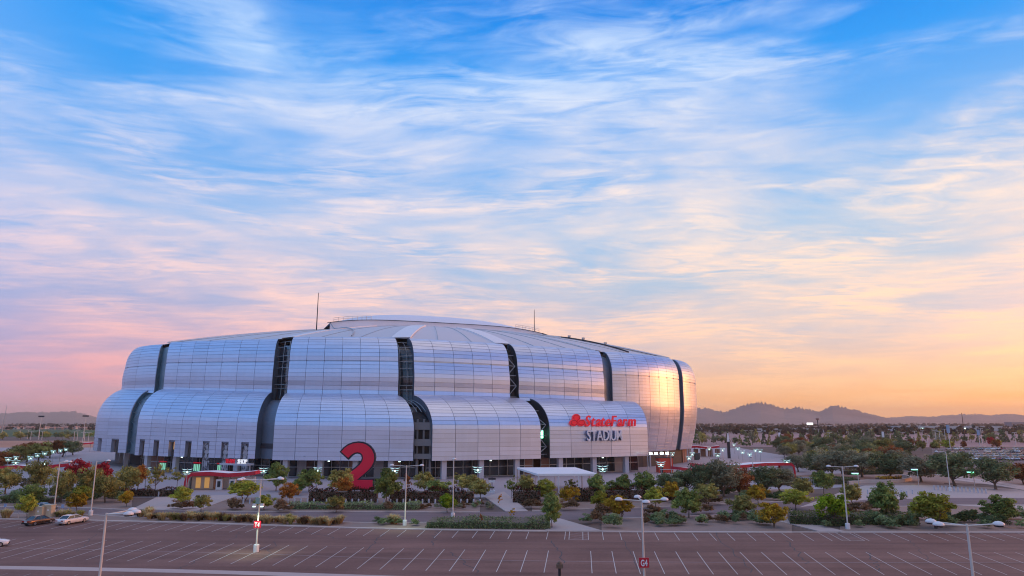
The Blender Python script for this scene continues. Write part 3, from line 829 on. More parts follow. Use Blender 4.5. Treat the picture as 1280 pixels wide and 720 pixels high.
# pale rib strips running from the crown to the gaps between shells
def gap_angle(A, B):
    p = (A.p0(1, 1) + B.p0(0, 1)) / 2; return math.atan2(p.y - CY, p.x - CX)
GA = [gap_angle(U[a], U[b]) for a, b in (('U1', 'U2'), ('U2', 'U3'), ('U3', 'U4'), ('U4', 'U5'), ('U5', 'U6'), ('U6', 'U7'))]
for a in GA:
    rr = []
    for k in range(15):
        r = .47 + .525 * k / 14; p = roof_pt(a, r, .35); w = 2.2 + r * 1.0; t_ = V(-math.sin(a), math.cos(a), 0)
        rr.append([p - t_ * w - V(0, 0, .5), p - t_ * w, p + t_ * w, p + t_ * w - V(0, 0, .5)])
    MB().grid(rr).build('roof_rib', M_RIB, ST)
# thin fabric seams
for a0, a1 in zip(GA, GA[1:]):
    for f in (.33, .66):
        a = a0 + (a1 - a0) * f
        MB().tube([roof_pt(a, .34 + .65 * k / 10, .06) for k in range(11)], .10, 4, False).build('roof_seam', M_STEEL, ST)
# raised retractable panel along the long axis
AX = R(22); ua, ub = V(math.cos(AX), math.sin(AX), 0), V(-math.sin(AX), math.cos(AX), 0)
PC = V(-39, 306, 0); HL, HW = 45.0, 28.0
def pan(a, b, lift=0): 
    zz = 56.5 + 6.0 * (1 - b * b) ** .8 * max(0, 1 - abs(a) ** 2.6) ** .75 + lift - 2.2 * abs(a) ** 4
    q = PC + ua * (a * HL) + ub * (b * HW); return V(q.x, q.y, zz)
rows = [[pan(-1 + 2 * i / 36, -1 + 2 * j / 20) for i in range(37)] for j in range(21)]
g = MB().grid(rows); g.grid([[V(p.x, p.y, 50) for p in rows[0]], rows[0]]); g.build('retractable_roof_panel', M_DOME, ST, smooth=True)
g = MB(); g.tube([pan(-1.02 + 2.04 * i / 20, -1.0) + V(0, -.4, .05) for i in range(21)], .13, 5); g.build('roof_track', M_DARK, ST)
# track that runs down the roof towards the far end, with small plant boxes
trk = [V(pan(1, -1).x, pan(1, -1).y, 0), None]
e0 = pan(1.0, -1.0); a_end = GA[4] + R(3); r_end = .99
def down_track(p0, aend, n=12, name='roof_track', r=.3, bow=0.0):
    R0, z_ = eave(aend); pe = roof_pt(aend, .985, .4); pts = []
    for k in range(n + 1):
        f = k / n; x = p0.x + (pe.x - p0.x) * f; y = p0.y + (pe.y - p0.y) * f
        x += bow * math.sin(f * PI); 
        a = math.atan2(y - CY, x - CX); rr = math.hypot(x - CX, y - CY) / eave(a)[0]
        z = max(roof_pt(a, min(1, rr), .45).z, 0)
        if k == 0: z = max(z, p0.z)
        pts.append(V(x, y, z))
    MB().tube(pts, r, 5).build(name, M_DARK if r > .25 else M_STEEL, ST); return pts
tp = down_track(e0, GA[4] + R(9))
for f in (4, 6, 9): 
    p = tp[f]; MB().box(p + V(0, 0, .7), (1.0, .8, .8), AX).build('plant_box', M_STEEL, ST)
w0 = pan(-1.0, -1.0); down_track(w0, GA[2] - R(14), r=.22, bow=4)
# railings at both ends of the raised panel
def railing(pts, h=1.6, name='roof_railing'):
    g = MB(); n = len(pts)
    for p in pts: g.tube([p, p + V(0, 0, h)], .07, 4)
    for zz in (h, h * .55): g.tube([p + V(0, 0, zz) for p in pts], .06, 4)
    g.build(name, M_STEEL, ST)
railing([pan(-.97 + .04 * k, -1.0, .1) for k in range(9)])
r0_ = pan(1.0, -1.0); railing([pan(.72 + .035 * k, -1.0, .1) for k in range(8)])
for px_, yb, yt, Y_ in ((396, 404, 366, 268), (668, 419, 387, 302)):
    z1_, z2_ = hgt(px_, yb, Y_), hgt(px_, yt, Y_); p = at(px_, Y_, z1_)
    g = MB(); g.tube([V(p.x, p.y, z1_ - 9), V(p.x, p.y, z2_)], [.28, .12], 6); g.build('mast', M_DARK, ST)

# ---- lettering on the shell: each letter its own piece
def letters(txt, size, shear=0.0, off=0.0, ext=.25, space=1.0):
    out = []; x = 0
    for ch in txt:
        cu = D.curves.new('letter', 'FONT'); cu.body = ch; cu.size = size; cu.shear = shear; cu.offset = off; cu.extrude = ext; cu.bevel_depth = 0
        cu.resolution_u = 3
        ob = D.objects.new('letter', cu); COL.objects.link(ob); bpy.context.view_layer.update()
        me = D.meshes.new_from_object(ob.evaluated_get(bpy.context.evaluated_depsgraph_get()))
        xs = [v.co.x for v in me.vertices]; D.objects.remove(ob)
        if not xs: x += size * .3; continue
        mn, mx = min(xs), max(xs)
        for v in me.vertices: v.co.x -= mn
        out.append((me, x)); x += (mx - mn) * space + size * .05
    return out, x
sh = L['P5']
def on_shell(u, z):
    p, n_ = edge_at(sh, u, z); return p
SG = empty('wall_sign', tuple(edge_at(sh, .5, 14)[0]), 'red script lettering with three-oval emblem above white capitals on a curved shell', 'sign')
d5 = (sh.B1 - sh.B0).normalized(); rz5 = math.atan2(d5.y, d5.x)
def put_letters(txt, uL, uR, z, hh, m, shear, off, ext, standoff, tilt=0.0, name='letter', m2=None):
    ls, wtot = letters(txt, 1.0, shear, off)
    P0 = sh.p0(uL, 0); P1 = sh.p0(uR, 0); Wd = (P1 - P0).length; sx_ = Wd / wtot
    zc_, n_ = edge_at(sh, .5, z + hh / 2); base, _ = edge_at(sh, uL, z + hh * .5)
    for me, x in ls:
        c = V(base.x, base.y, z) + sh.out * standoff + d5 * (x * sx_)
        me.transform(Matrix.Diagonal((sx_, hh / .72, 1, 1)))
        me.transform(Matrix.Rotation(PI / 2 - tilt, 4, 'X')); me.transform(Matrix.Rotation(rz5, 4, 'Z'))
        me.transform(Matrix.Translation(c - SG.location)); me.materials.clear(); link(name, me, m, SG)
        if m2 is not None:
            me2 = me.copy(); me2.materials.clear(); me2.transform(Matrix.Translation(-sh.out * .45 + d5 * -.1 + V(0, 0, -.1))); link('letter_backing', me2, m2, SG)
put_letters('StateFarm', .335, .865, 15.3, 3.5, M_SIGNRED, .22, .012, .25, .9, .06)
put_letters('STADIUM', .34, .70, 10.7, 3.4, M_LET, 0.0, .002, .25, .95, 0, m2=M_SIGNBLUE)
# three-oval emblem
for k, (du, dz, rx, rz_) in enumerate(((.262, 18.0, 1.45, 1.2), (.226, 16.4, 1.5, 1.05), (.298, 16.4, 1.5, 1.05))):
    p, _ = edge_at(sh, du, dz); g = MB(); n = 20
    for e_, s_ in ((.9, 1.0), (.25, 1.0)):
        for j in range(n):
            a = 2 * PI * j / n; g.v.append(tuple(p + sh.out * (e_ - .1 + .05 * k) + d5 * (rx * math.cos(a) * s_) + V(0, 0, rz_ * math.sin(a) * s_)))
    g.f.append(tuple(range(n))); g.tone.append(.5)
    for j in range(n): g.f.append((j, (j + 1) % n, n + (j + 1) % n, n + j)); g.tone.append(.5)
    g.build('emblem_oval', M_SIGNRED, SG)
    g = MB(); pts = []
    for j in range(n + 1):
        a = 2 * PI * j / n; pts.append(p + sh.out * (.82 + .05 * k) + d5 * (rx * .74 * math.cos(a)) + V(0, 0, rz_ * .70 * math.sin(a)))
    g.tube(pts, .07, 4, False); g.build('emblem_line', M_DKRED, SG)

# team shop canopy sign under the slot shell
pT = at(296, 216, 4.2); TS = empty('shop_sign', (pT.x, pT.y, 0), 'red and white shop name sign on a flat pale canopy below printed banners', 'sign')
rzT = math.atan2(*(LOW['P2'].B1 - LOW['P2'].B0).yx); uT = V(math.cos(rzT), math.sin(rzT), 0)
MB().box((pT.x, pT.y, 4.0), (11.2, 3.0, .5), rzT).build('canopy', M_COLUMN, TS)
for s_ in (-5, 0, 5): MB().box(pT + uT * s_ + V(0, .8, -2.2), (.35, .35, 3.9), rzT).build('post', M_COLUMN, TS)
for txt, s0, s1, m in (('TEAM', -4.2, -.4, M_SIGNRED), ('SHOP', 1.0, 4.8, M_LETLIT)):
    ls, wt = letters(txt, 1.0, 0, 0, .2)
    for me, x in ls:
        k = (s1 - s0) / wt; me.transform(Matrix.Diagonal((k, 1.35 / .72, 1, 1))); me.transform(Matrix.Rotation(PI / 2, 4, 'X')); me.transform(Matrix.Rotation(rzT, 4, 'Z'))
        me.transform(Matrix.Translation(pT + uT * (s0 + x * k) + V(0, -1.2, .08) - TS.location)); me.materials.clear(); link('letter', me, m, TS)

# ================================================================== giant numeral 2
NY = 177.0; nb = at(446, NY, 0)
def n2(x, y): return ((x - 405) / 9 * .200, (637 - y) / 9 * .196)
outer = [(218, 225), (250, 185), (292, 153), (345, 131), (400, 123), (450, 128), (495, 144), (535, 172), (565, 208), (584, 250), (592, 295), (586, 340), (566, 385), (535, 425), (490, 468), (410, 535), (585, 535), (585, 637), (212, 637), (212, 560), (262, 510), (330, 452), (390, 405), (432, 365), (455, 330), (463, 295), (455, 262), (435, 241), (400, 233), (365, 240), (335, 260), (300, 298)]
outer = [n2(*p) for p in outer][::-1]
def offset_poly(P, d):
    out = []; n = len(P)
    for i in range(n):
        a, b, c = V(*P[i - 1]), V(*P[i]), V(*P[(i + 1) % n]); e1 = (b - a).normalized(); e2 = (c - b).normalized()
        n1_ = V(e1.y, -e1.x); n2_ = V(e2.y, -e2.x); m = (n1_ + n2_); m = m / max(.55, m.length_squared / 2) if m.length > 1e-6 else n1_
        out.append((b.x + m.x * d, b.y + m.y * d))
    return out
def area(P): return sum(P[i - 1][0] * P[i][1] - P[i][0] * P[i - 1][1] for i in range(len(P))) / 2
if area(outer) < 0: outer = outer[::-1]
NUM = empty('giant_numeral', (nb.x, nb.y, .02), 'giant red numeral two with a navy outline standing on the plaza', 'numeral', rz=R(2))
def plate(P, y0, y1, name, m):
    g = MB(); g.prism(P, y0, y1); g.v = [(v[0], -v[2], v[1]) for v in g.v]
    return link(name, g.mesh(name), m, NUM)
bmz = .32
plate([(x, max(0.0, y + bmz) if True else y) for x, y in offset_poly(outer, .30)], -.6, .6, 'outline', M_NAVY)
plate([(x, y + bmz) for x, y in offset_poly(outer, -.06)], .3, .72, 'face', mat('numeral_red', (.72, .008, .05), .4, 0, .05))
link('plinth', MB().box((0, 0, -.05), (9.6, 2.0, .3)).mesh('plinth'), M_CONC, NUM)

# ================================================================== vegetation prototypes (unit crowns: height 1, width 1)
def leaf_quad(mb, p, n, s, tone, r, asp=.62):
    n = n.normalized(); a = n.cross(Vector((r.uniform(-1, 1), r.uniform(-1, 1), r.uniform(-1, 1)))).normalized(); b = n.cross(a)
    a *= s; b *= s * asp
    mb.quad(p - a, p - b * 1.0 , p + a, p + b, tone=tone)
def rdir(r):
    z = r.uniform(-1, 1); t = r.uniform(0, 2 * PI); q = math.sqrt(1 - z * z); return V(q * math.cos(t), q * math.sin(t), z)
def crown(seed, nclump, per, ls, cz=.62, rz=.38, rxy=.5, cr=(.10, .17), shape='round', inner=.35):
    r = random.Random(seed); mb = MB(); cl = []
    lop = [(rdir(r), r.uniform(-.22, .2)) for _ in range(5)]
    for k in range(nclump):
        d = rdir(r)
        f = (r.random() ** .45) if r.random() > inner else r.random()
        rad = 1 + sum(w * max(0, d.dot(q)) ** 2 for q, w in lop)
        if shape == 'cone':
            h = r.random() ** 1.25; rr = (1 - h) * .95 + .05; t = r.uniform(0, 2 * PI)
            c = V(math.cos(t) * rr * rxy * .8 * math.sqrt(r.random() * .6 + .4), math.sin(t) * rr * rxy * .8 * math.sqrt(r.random() * .6 + .4), cz - rz + 2 * rz * h)
        else:
            if shape == 'dome' and d.z < -.2: d.z *= .35
            rr = f * rad * .8
            c = V(d.x * rxy * rr, d.y * rxy * rr, cz + d.z * rz * rr)
        cl.append((c, r.uniform(*cr), r.random()))
    for c, rad, ct in cl:
        for j in range(per):
            d = rdir(r); q = rad * (r.random() ** .4)
            p = V(c.x + d.x * q, c.y + d.y * q, c.z + d.z * q * .8)
            nn = d + V(r.uniform(-.8, .8), r.uniform(-.8, .8), r.uniform(-.2, 1.0))
            leaf_quad(mb, p, nn, ls * r.uniform(.65, 1.35), min(1, max(0, ct * .55 + r.random() * .45)), r)
    return mb.mesh('crown', tone=True), cl
def trunk(seed, cl, tr=.018, base=.3, nl=7, multi=1):
    r = random.Random(seed + 99); mb = MB()
    for mstem in range(multi):
        ox, oy = (r.uniform(-.03, .03), r.uniform(-.03, .03)) if multi > 1 else (0, 0)
        top = V(ox * 4 + r.uniform(-.03, .03), oy * 4 + r.uniform(-.03, .03), base)
        mb.tube([V(ox, oy, -.02), V(ox + (top.x - ox) * .4, oy + (top.y - oy) * .4, base * .5), top], [tr * 1.35, tr, tr * .8], 6)
        for c, _, _ in r.sample(cl, min(nl, len(cl))):
            m = top.lerp(c, .5) + V(0, 0, .03)
            mb.tube([top, m, c], [tr * .62, tr * .4, tr * .14], 4)
    return mb.mesh('trunk')
PROTO = {}
def proto(kind, n, **kw):
    tk = kw.pop('tk', {}); PROTO[kind] = []
    for i in range(n):
        me, cl = crown(hash_(kind) + i * 17, **kw); PROTO[kind].append((me, trunk(hash_(kind) + i, cl, **tk) if tk is not None else None))
def hash_(s): return sum(ord(c) * (i + 3) for i, c in enumerate(s))
proto('round', 5, nclump=70, per=60, ls=.034, cz=.58, rz=.46, cr=(.085, .15), tk=dict(tr=.016, base=.24))
proto('spread', 4, nclump=72, per=58, ls=.032, cz=.60, rz=.43, cr=(.075, .14), tk=dict(tr=.015, base=.24, multi=2))
proto('sparse', 3, nclump=26, per=34, ls=.030, cz=.60, rz=.42, cr=(.06, .11), tk=dict(tr=.012, base=.3, nl=10))
proto('oak', 4, nclump=85, per=50, ls=.026, cz=.56, rz=.46, cr=(.08, .15), inner=.25, tk=dict(tr=.024, base=.16, nl=9))
proto('pine', 3, nclump=70, per=26, ls=.034, cz=.55, rz=.46, rxy=.5, cr=(.05, .10), shape='cone', tk=dict(tr=.016, base=.5, nl=10))
proto('far', 4, nclump=22, per=26, ls=.055, cz=.54, rz=.46, cr=(.12, .2), tk=dict(tr=.02, base=.25, nl=4))
proto('bush', 5, nclump=20, per=36, ls=.062, cz=.44, rz=.50, cr=(.12, .22), shape='dome', tk=None)
proto('sapling', 2, nclump=14, per=26, ls=.045, cz=.55, rz=.48, cr=(.05, .10), tk=dict(tr=.012, base=.4, nl=8))

def place_tree(kind, leaf, p, h, w, label, group=None, name='tree', idx=None):
    me, tr = PROTO[kind][rnd.randrange(len(PROTO[kind])) if idx is None else idx]
    t = empty(name, (p.x, p.y, p.z), label, 'tree' if name != 'shrub' else 'shrub', group, rnd.uniform(0, 2 * PI), (w, w, h))
    if tr is not None: link('trunk', tr, M_BARK, t)
    link('crown' if name != 'shrub' else 'foliage', me, LEAF[leaf], t); return t
def tree_px(kind, leaf, x, yb, yt, wpx, label, group=None, name='tree', z=.08):
    p = gp(x, yb, 0); h = hgt(x, yt, p.y); zc = p.y * CP + (0 - CAMH) * SP; w = wpx / FPX * zc * (1.16 if kind != 'oak' else 1.3)
    p.z = z; return place_tree(kind, leaf, p, h * 1.04, w, label, group, name)

# near trees: (kind, leaf, x, base y, top y, width px, label, group)
KIND_L = {'green': 'green', 'olive': 'olive green', 'yellowgreen': 'yellow-green', 'gold': 'golden yellow', 'orange': 'orange', 'red': 'crimson red',
          'lime': 'bright lime green', 'dark': 'dark evergreen', 'grey': 'grey-green', 'rust': 'rust brown'}
NEAR = [
 # lot-side strip
 ('round', 'yellowgreen', 33.5, 648, 618, 26, 'slim yellow-green tree behind the beige utility cabinets', None),
 ('round', 'gold', 96, 641, 616, 25, 'small golden tree behind the white sedan', None),
 ('round', 'green', 690, 660.5, 617, 28, 'round green tree at the end of the low hedge beside the pink path', None),
 ('spread', 'gold', 775, 651, 619, 37, 'bright golden tree in the gravel bed behind the lamp marked G4', None),
 ('round', 'green', 861, 648, 612, 39, 'broad dark-leaved green tree standing over low grey shrubs', None),
 ('spread', 'olive', 929, 648, 617, 38, 'wide pale olive tree with thin trunk beside the road', None),
 ('spread', 'gold', 967, 660, 626, 40, 'golden orange tree beside the diagonal walkway', None),
 ('round', 'lime', 1044, 657, 616, 46, 'bright lime green tree next to a twin-headed lot lamp', None),
 ('round', 'green', 1110, 652, 603, 42, 'tall green tree above the dense hedge bed', None),
 ('spread', 'yellowgreen', 1169, 661.5, 615, 58, 'widest yellow-green tree in the hedge bed', None),
 ('spread', 'green', 1253, 655, 621, 46, 'low spreading green tree beside the pale pavement', None),
 ('sapling', 'rust', 602, 660, 640, 9, 'thin brown sapling growing out of the low hedge', None),
 ('sapling', 'gold', 639, 648, 633, 13, 'small golden columnar shrub at the hedge by the road', None),
 # strip beyond the road
 ('round', 'yellowgreen', 226, 632, 609, 27, 'small yellow-green tree beside the red-roofed ticket pavilion', None),
 ('round', 'olive', 251, 640, 618, 24, 'small olive tree on a kerbed island in front of the pavilion', None),
 ('spread', 'yellowgreen', 305, 627, 600, 42, 'wide yellow-green tree at the open end of the ticket pavilion', None),
 ('round', 'yellowgreen', 330, 638, 619, 28, 'low yellow-green tree beside the lamp marked T4', None),
 ('round', 'green', 345, 614, 580, 30, None, 'plaza'), ('round', 'green', 386, 615, 585, 34, None, 'plaza'),
 ('round', 'orange', 361, 629, 604, 24, 'orange tree between two green plaza trees', None),
 ('round', 'green', 373, 619, 598, 22, None, 'plaza'), ('round', 'olive', 425, 619, 586, 36, None, 'plaza'),
 ('round', 'orange', 429, 624, 597, 26, 'orange tree in front of the giant numeral', None),
 ('round', 'olive', 420, 641, 619, 25, 'small olive tree on a kerbed island in front of the numeral', None),
 ('round', 'green', 482, 632, 586, 37, 'large green tree right beside the giant numeral', None),
 ('sparse', 'rust', 510, 616, 590, 17, None, 'rust'), ('round', 'olive', 531, 617, 590, 30, None, 'plaza'),
 ('round', 'green', 547, 624, 599, 32, None, 'plaza'), ('round', 'lime', 559, 641, 618, 24, 'small lime green tree on a kerbed road island', None),
 ('sparse', 'olive', 571, 614, 589, 24, None, 'plaza'), ('round', 'olive', 584, 617, 593, 30, None, 'plaza'), ('round', 'olive', 600, 624, 600, 30, None, 'plaza'),
 ('sparse', 'green', 639, 624, 594, 18, None, 'plaza'), ('round', 'olive', 659, 622, 594, 26, None, 'plaza'),
 ('round', 'yellowgreen', 682, 626, 600, 31, None, 'mixed'), ('round', 'gold', 711, 632, 607, 26, 'golden tree in front of the white shade canopy', None),
 ('sparse', 'green', 714, 617, 597, 20, None, 'plaza'), ('round', 'green', 747, 626, 594, 26, None, 'plaza'),
 ('round', 'yellowgreen', 749, 638, 614, 27, None, 'mixed'), ('round', 'green', 768, 624, 602, 26, None, 'plaza'), ('round', 'green', 781, 620, 594, 24, None, 'plaza'),
 ('round', 'green', 807, 622, 591, 34, None, 'plaza'), ('round', 'yellowgreen', 820, 636, 609, 31, None, 'mixed'),
 ('round', 'gold', 841, 629, 602, 25, None, 'goldmix'), ('spread', 'olive', 885, 631, 604, 33, None, 'mixed2'),
 ('round', 'gold', 948, 631, 606, 28, None, 'goldmix'), ('round', 'yellowgreen', 995, 637, 612, 36, None, 'mixed'),
 ('round', 'olive', 1006, 625, 598, 29, None, 'mixed2'), ('round', 'green', 1030, 619, 587, 27, None, 'plaza'), ('round', 'olive', 1066, 634, 604, 28, None, 'mixed2'),
 ('sapling', 'orange', 624, 632, 616, 10, 'thin orange sapling beside the crossing path', None),
 # dark grove right of the base
 ('oak', 'dark', 838, 621, 588, 34, None, 'grove'), ('oak', 'dark', 856, 618, 586, 34, None, 'grove'), ('oak', 'dark', 878, 622, 577, 38, None, 'grove'),
 ('oak', 'grey', 905, 622, 572, 44, None, 'grove'), ('oak', 'rust', 925, 620, 582, 34, None, 'rust2'), ('oak', 'dark', 958, 617, 580, 40, None, 'grove'), ('oak', 'grey', 975, 616, 585, 36, None, 'grove'),
 ('oak', 'dark', 893, 616, 582, 30, None, 'grove'),
 # big oaks on the right
 ('oak', 'dark', 1194, 608, 562, 54, 'big dark oak beside the leaning-looking tall lamp pole on the right lawn', None),
 ('oak', 'grey', 1152, 603, 566, 50, 'grey-green oak beside the low curved wall', None),
 ('oak', 'dark', 1245, 612, 570, 46, 'round dark oak beside the path to the far car park', None),
 ('oak', 'dark', 1113, 600, 563, 42, None, 'grove'), ('oak', 'grey', 1078, 597, 562, 44, None, 'grove'), ('oak', 'rust', 1280, 606, 578, 36, None, 'rust2'),
 ('oak', 'grey', 1040, 597, 559, 44, None, 'grove'), ('oak', 'dark', 1022, 594, 564, 36, None, 'grove'), ('oak', 'grey', 998, 590, 566, 32, None, 'grove'),
 # left side
 ('oak', 'olive', 6, 618, 581, 34, None, 'left'), ('sparse', 'grey', 27, 617, 592, 26, None, 'left'), ('oak', 'olive', 45, 616, 573, 30, None, 'left'),
 ('oak', 'green', 37, 632, 604, 34, None, 'left'), ('oak', 'olive', 76, 629, 583, 28, None, 'left'), ('oak', 'olive', 108, 624, 581, 30, None, 'left'),
 ('oak', 'olive', 131, 629, 591, 30, None, 'left'), ('oak', 'olive', 157, 621, 582, 34, None, 'left'), ('round', 'orange', 172, 612, 581, 22, 'orange-red tree beside the slot windows', None),
 ('sparse', 'olive', 193, 621, 577, 32, None, 'left'), ('sparse', 'olive', 221, 610, 584, 24, None, 'left'),
 ('round', 'red', 96, 611, 575, 30, None, 'red'), ('round', 'red', 127, 613, 578, 28, None, 'red'),
 ('round', 'yellowgreen', 100, 632, 606, 24, None, 'mixed'), ('round', 'gold', 157.5, 634, 614, 18, None, 'goldmix'),
 ('oak', 'rust', 2, 588, 563, 34, None, 'rust2'), ('oak', 'olive', 20, 583, 556, 30, None, 'left2'), ('oak', 'rust', 33, 578, 552, 28, None, 'rust2'), ('oak', 'olive', 48, 578, 551, 30, None, 'left2'),
 ('oak', 'rust', 62, 573, 550, 26, None, 'rust2'), ('oak', 'dark', 78, 571, 549, 26, None, 'left2'), ('oak', 'dark', 91, 569, 550, 22, None, 'left2'), ('oak', 'rust', -14, 592, 566, 34, None, 'rust2'),
]
GROUPS = {'plaza': ('%s plaza tree with round crown in the planter row before the stadium', 'green trees lining the plaza'),
          'mixed': ('%s small tree in a kerbed bed between road and hedge', 'yellow-green roadside trees'),
          'mixed2': ('%s small tree among the road islands right of the stadium', 'olive roadside trees'),
          'goldmix': ('%s small tree turning colour in a roadside bed', 'golden roadside trees'),
          'rust': ('%s thin bare-looking tree before the stadium base', 'thin rust trees'),
          'rust2': ('%s dense tree turning colour at the edge of a grove', 'rust coloured grove trees'),
          'grove': ('%s dense tree in the grove beside the red-edged canopy', 'grove trees'),
          'left': ('%s tree in the planting between road and plaza beside the red trees', 'trees left of the pavilion'),
          'left2': ('%s tree in the far grove behind the lit lamps', 'far grove trees'),
          'red': ('%s tree in full autumn colour before the slot windows', 'crimson trees')}
for kind, leaf, x, yb, yt, w, lab, grp in NEAR:
    if lab is None:
        l0_, g0_ = GROUPS[grp]; tree_px(kind, leaf, x, yb, yt, w, l0_ % KIND_L[leaf], (g0_ if KIND_L[leaf] in g0_ else KIND_L[leaf] + ' ' + g0_))
    else: tree_px(kind, leaf, x, yb, yt, w, lab)
# grove of dense trees behind the red-edged canopy
for k in range(84):
    y = rnd.uniform(551, 588); x = rnd.uniform(965 + (585 - y) * .2, 1135)
    if y > 572 and x < 1010: continue
    p = gp(x, y); h = rnd.uniform(6, 9); leaf = rnd.choice(['dark', 'dark', 'grey', 'dark', 'olive', 'grey', 'rust']); p.z = 0
    place_tree('oak', leaf, p, h, h * rnd.uniform(1.0, 1.35), '%s tree with broad crown deep in the grove right of the stadium' % KIND_L[leaf], KIND_L[leaf] + ' trees deep in the grove')
for k in range(16):
    y = rnd.uniform(556, 566); x = rnd.uniform(1040, 1280); p = gp(x, y); h = rnd.uniform(4.5, 7)
    leaf = rnd.choice(['rust', 'red', 'orange', 'olive']) if x < 1160 else rnd.choice(['rust', 'red', 'yellowgreen', 'olive'])
    place_tree('round', leaf, p, h, h * rnd.uniform(.9, 1.2), '%s tree at the edge of the far car park' % KIND_L[leaf], KIND_L[leaf] + ' trees at the far car park')
# row of pines beyond
for k in range(60):
    x = 862 + k * 7.2 + rnd.uniform(-3, 3); y = rnd.uniform(553.5, 558) if x < 1150 else rnd.uniform(551, 554); p = gp(x, y); h = rnd.uniform(7, 11.5)
    place_tree(rnd.choice(('pine', 'pine', 'far')), rnd.choice(['dark', 'dark', 'olive', 'grey']), p, h, h * rnd.uniform(.6, 1.05), 'tall dark tree in the long row before the far lots', 'trees in the long row')
# rows left of the stadium and mid-distance street trees
for k in range(26):
    x = rnd.uniform(-20, 128); y = rnd.uniform(545.5, 550); p = gp(x, y); h = rnd.uniform(6, 9)
    leaf = rnd.choice(['dark', 'olive', 'dark', 'green']); place_tree('far', leaf, p, h, h * rnd.uniform(.9, 1.3), '%s tree in the belt beside the far ball field' % KIND_L[leaf], KIND_L[leaf] + ' trees by the ball field')
for k in range(46):
    x = rnd.uniform(872, 1300); y = rnd.uniform(537.5, 545); p = gp(x, y); h = rnd.uniform(6, 9)
    place_tree('far', rnd.choice(['dark', 'olive', 'dark']), p, h, h * rnd.uniform(.9, 1.3), 'dark distant tree among the far lots and warehouses', 'distant trees')

# far woods on the plain: one mass
g = MB(); r = random.Random(5)
for k in range(2300):
    Y = 900 * (5.5 ** r.random()); az = r.uniform(-.72, .78); X = az * Y
    if -.57 < az < .22 and r.random() < .97: continue
    if Y < 1500 and az < -.15: continue
    h = r.uniform(5, 11) * (1 + Y / 9000); w = h * r.uniform(.8, 1.6)
    for j in range(9):
        d = rdir(r); leaf_quad(g, V(X + d.x * w * .4, Y + d.y * w * .4, h * .5 + d.z * h * .4), d + V(0, -.4, .4), h * .34, r.random(), r, .8)
tag(g.build('far_woods', LEAF['farwood'], tone=True), 'far dark tree belts spread over the plain', 'woods', kind='stuff')

# ------------------------------------------------------------------ shrubs, hedges, grasses
def hedge_px(x0, y0, x1, y1, dep, h, leaf, label, zbase=.1, dens=1.0):
    A, B = gp(x0, y0), gp(x1, y1); d = B - A; Ln = d.length; d.normalize(); nn = V(-d.y, d.x, 0)
    g = MB(); r = random.Random(int(x0 * 7 + y0)); t = empty('hedge', (A.x, A.y, zbase), label, 'hedge')
    n = int(Ln * (dep + h * 2) * 17 * dens)
    for k in range(n):
        s = r.random() * Ln; q = r.random() * dep; wv = .85 + .25 * math.sin(s * .9 + x0) * math.sin(s * .37 + 2) + r.uniform(-.05, .1); z = h * wv
        f = r.random()
        if f < .55: p = A + d * s + nn * q + V(0, 0, z * r.uniform(.85, 1.03)); n_ = V(0, 0, 1)
        else: p = A + d * s + nn * r.uniform(-.08, .15) + V(0, 0, z * r.random()); n_ = V(0, -1, .3)
        p.z += zbase; leaf_quad(g, p, n_ + rdir(r) * .9, r.uniform(.10, .2), r.random() ** (1.6 if f > .55 else .8), r)
    g.build('foliage', LEAF[leaf], t, tone=True)
    c = (A + B) / 2 + nn * dep / 2
    MB().box((c.x, c.y, zbase + h * .36), (Ln * .99, dep * .8, h * .72), math.atan2(d.y, d.x)).build('branches', M_BARK, t)
hedge_px(532, 661, 688, 662.5, 7.5, 1.15, 'shrub', 'long low green hedge along the parking lot kerb')
hedge_px(385, 628.5, 470, 629.0, 2.2, 3.0, 'hedgered', 'tall dark red-tipped hedge below the giant numeral')
hedge_px(486, 629, 592, 629.5, 2.2, 3.0, 'hedgered', 'tall dark red-tipped hedge behind the bollards')
hedge_px(641, 629, 676, 629, 2.5, 3.1, 'hedgered', 'tall dark red-tipped hedge before the shade canopy posts')
hedge_px(718, 628, 846, 626, 2.5, 2.9, 'hedgered', 'tall dark red-tipped hedge beyond the road by the gravel bed')
hedge_px(360, 637.5, 525, 638, 4.0, 1.2, 'shrub', 'low green hedge beyond the road with bollards behind')
hedge_px(988, 656, 1062, 659, 7.0, 1.7, 'hedge', 'dark low hedge under the lime green tree')
hedge_px(1064, 657, 1150, 657.5, 8.0, 1.6, 'hedge', 'dark low hedge below the tall green tree')
hedge_px(0, 629, 60, 630, 4.0, 1.1, 'shrub', 'low green hedge behind the silver car')
hedge_px(160, 621, 232, 621, 2.0, 1.8, 'hedgered', 'dark red-tipped hedge beside the red roofed pavilion')
hedge_px(60, 620, 156, 620, 2.0, 2.2, 'hedge', 'dark hedge behind the lot-side lamps')
hedge_px(980, 607, 1075, 605, 4.0, 1.8, 'hedge', 'dark hedge beside the gate railings')
hedge_px(1060, 594, 1130, 593, 4.0, 1.6, 'hedge', 'dark hedge inside the low curved wall')

def shrub_px(x, y, h, w, leaf, label, group): 
    h *= 1.6; w *= 1.2; p = gp(x, y); p.z = .08; return place_tree('bush', leaf, p, h, w, label, group, 'shrub')
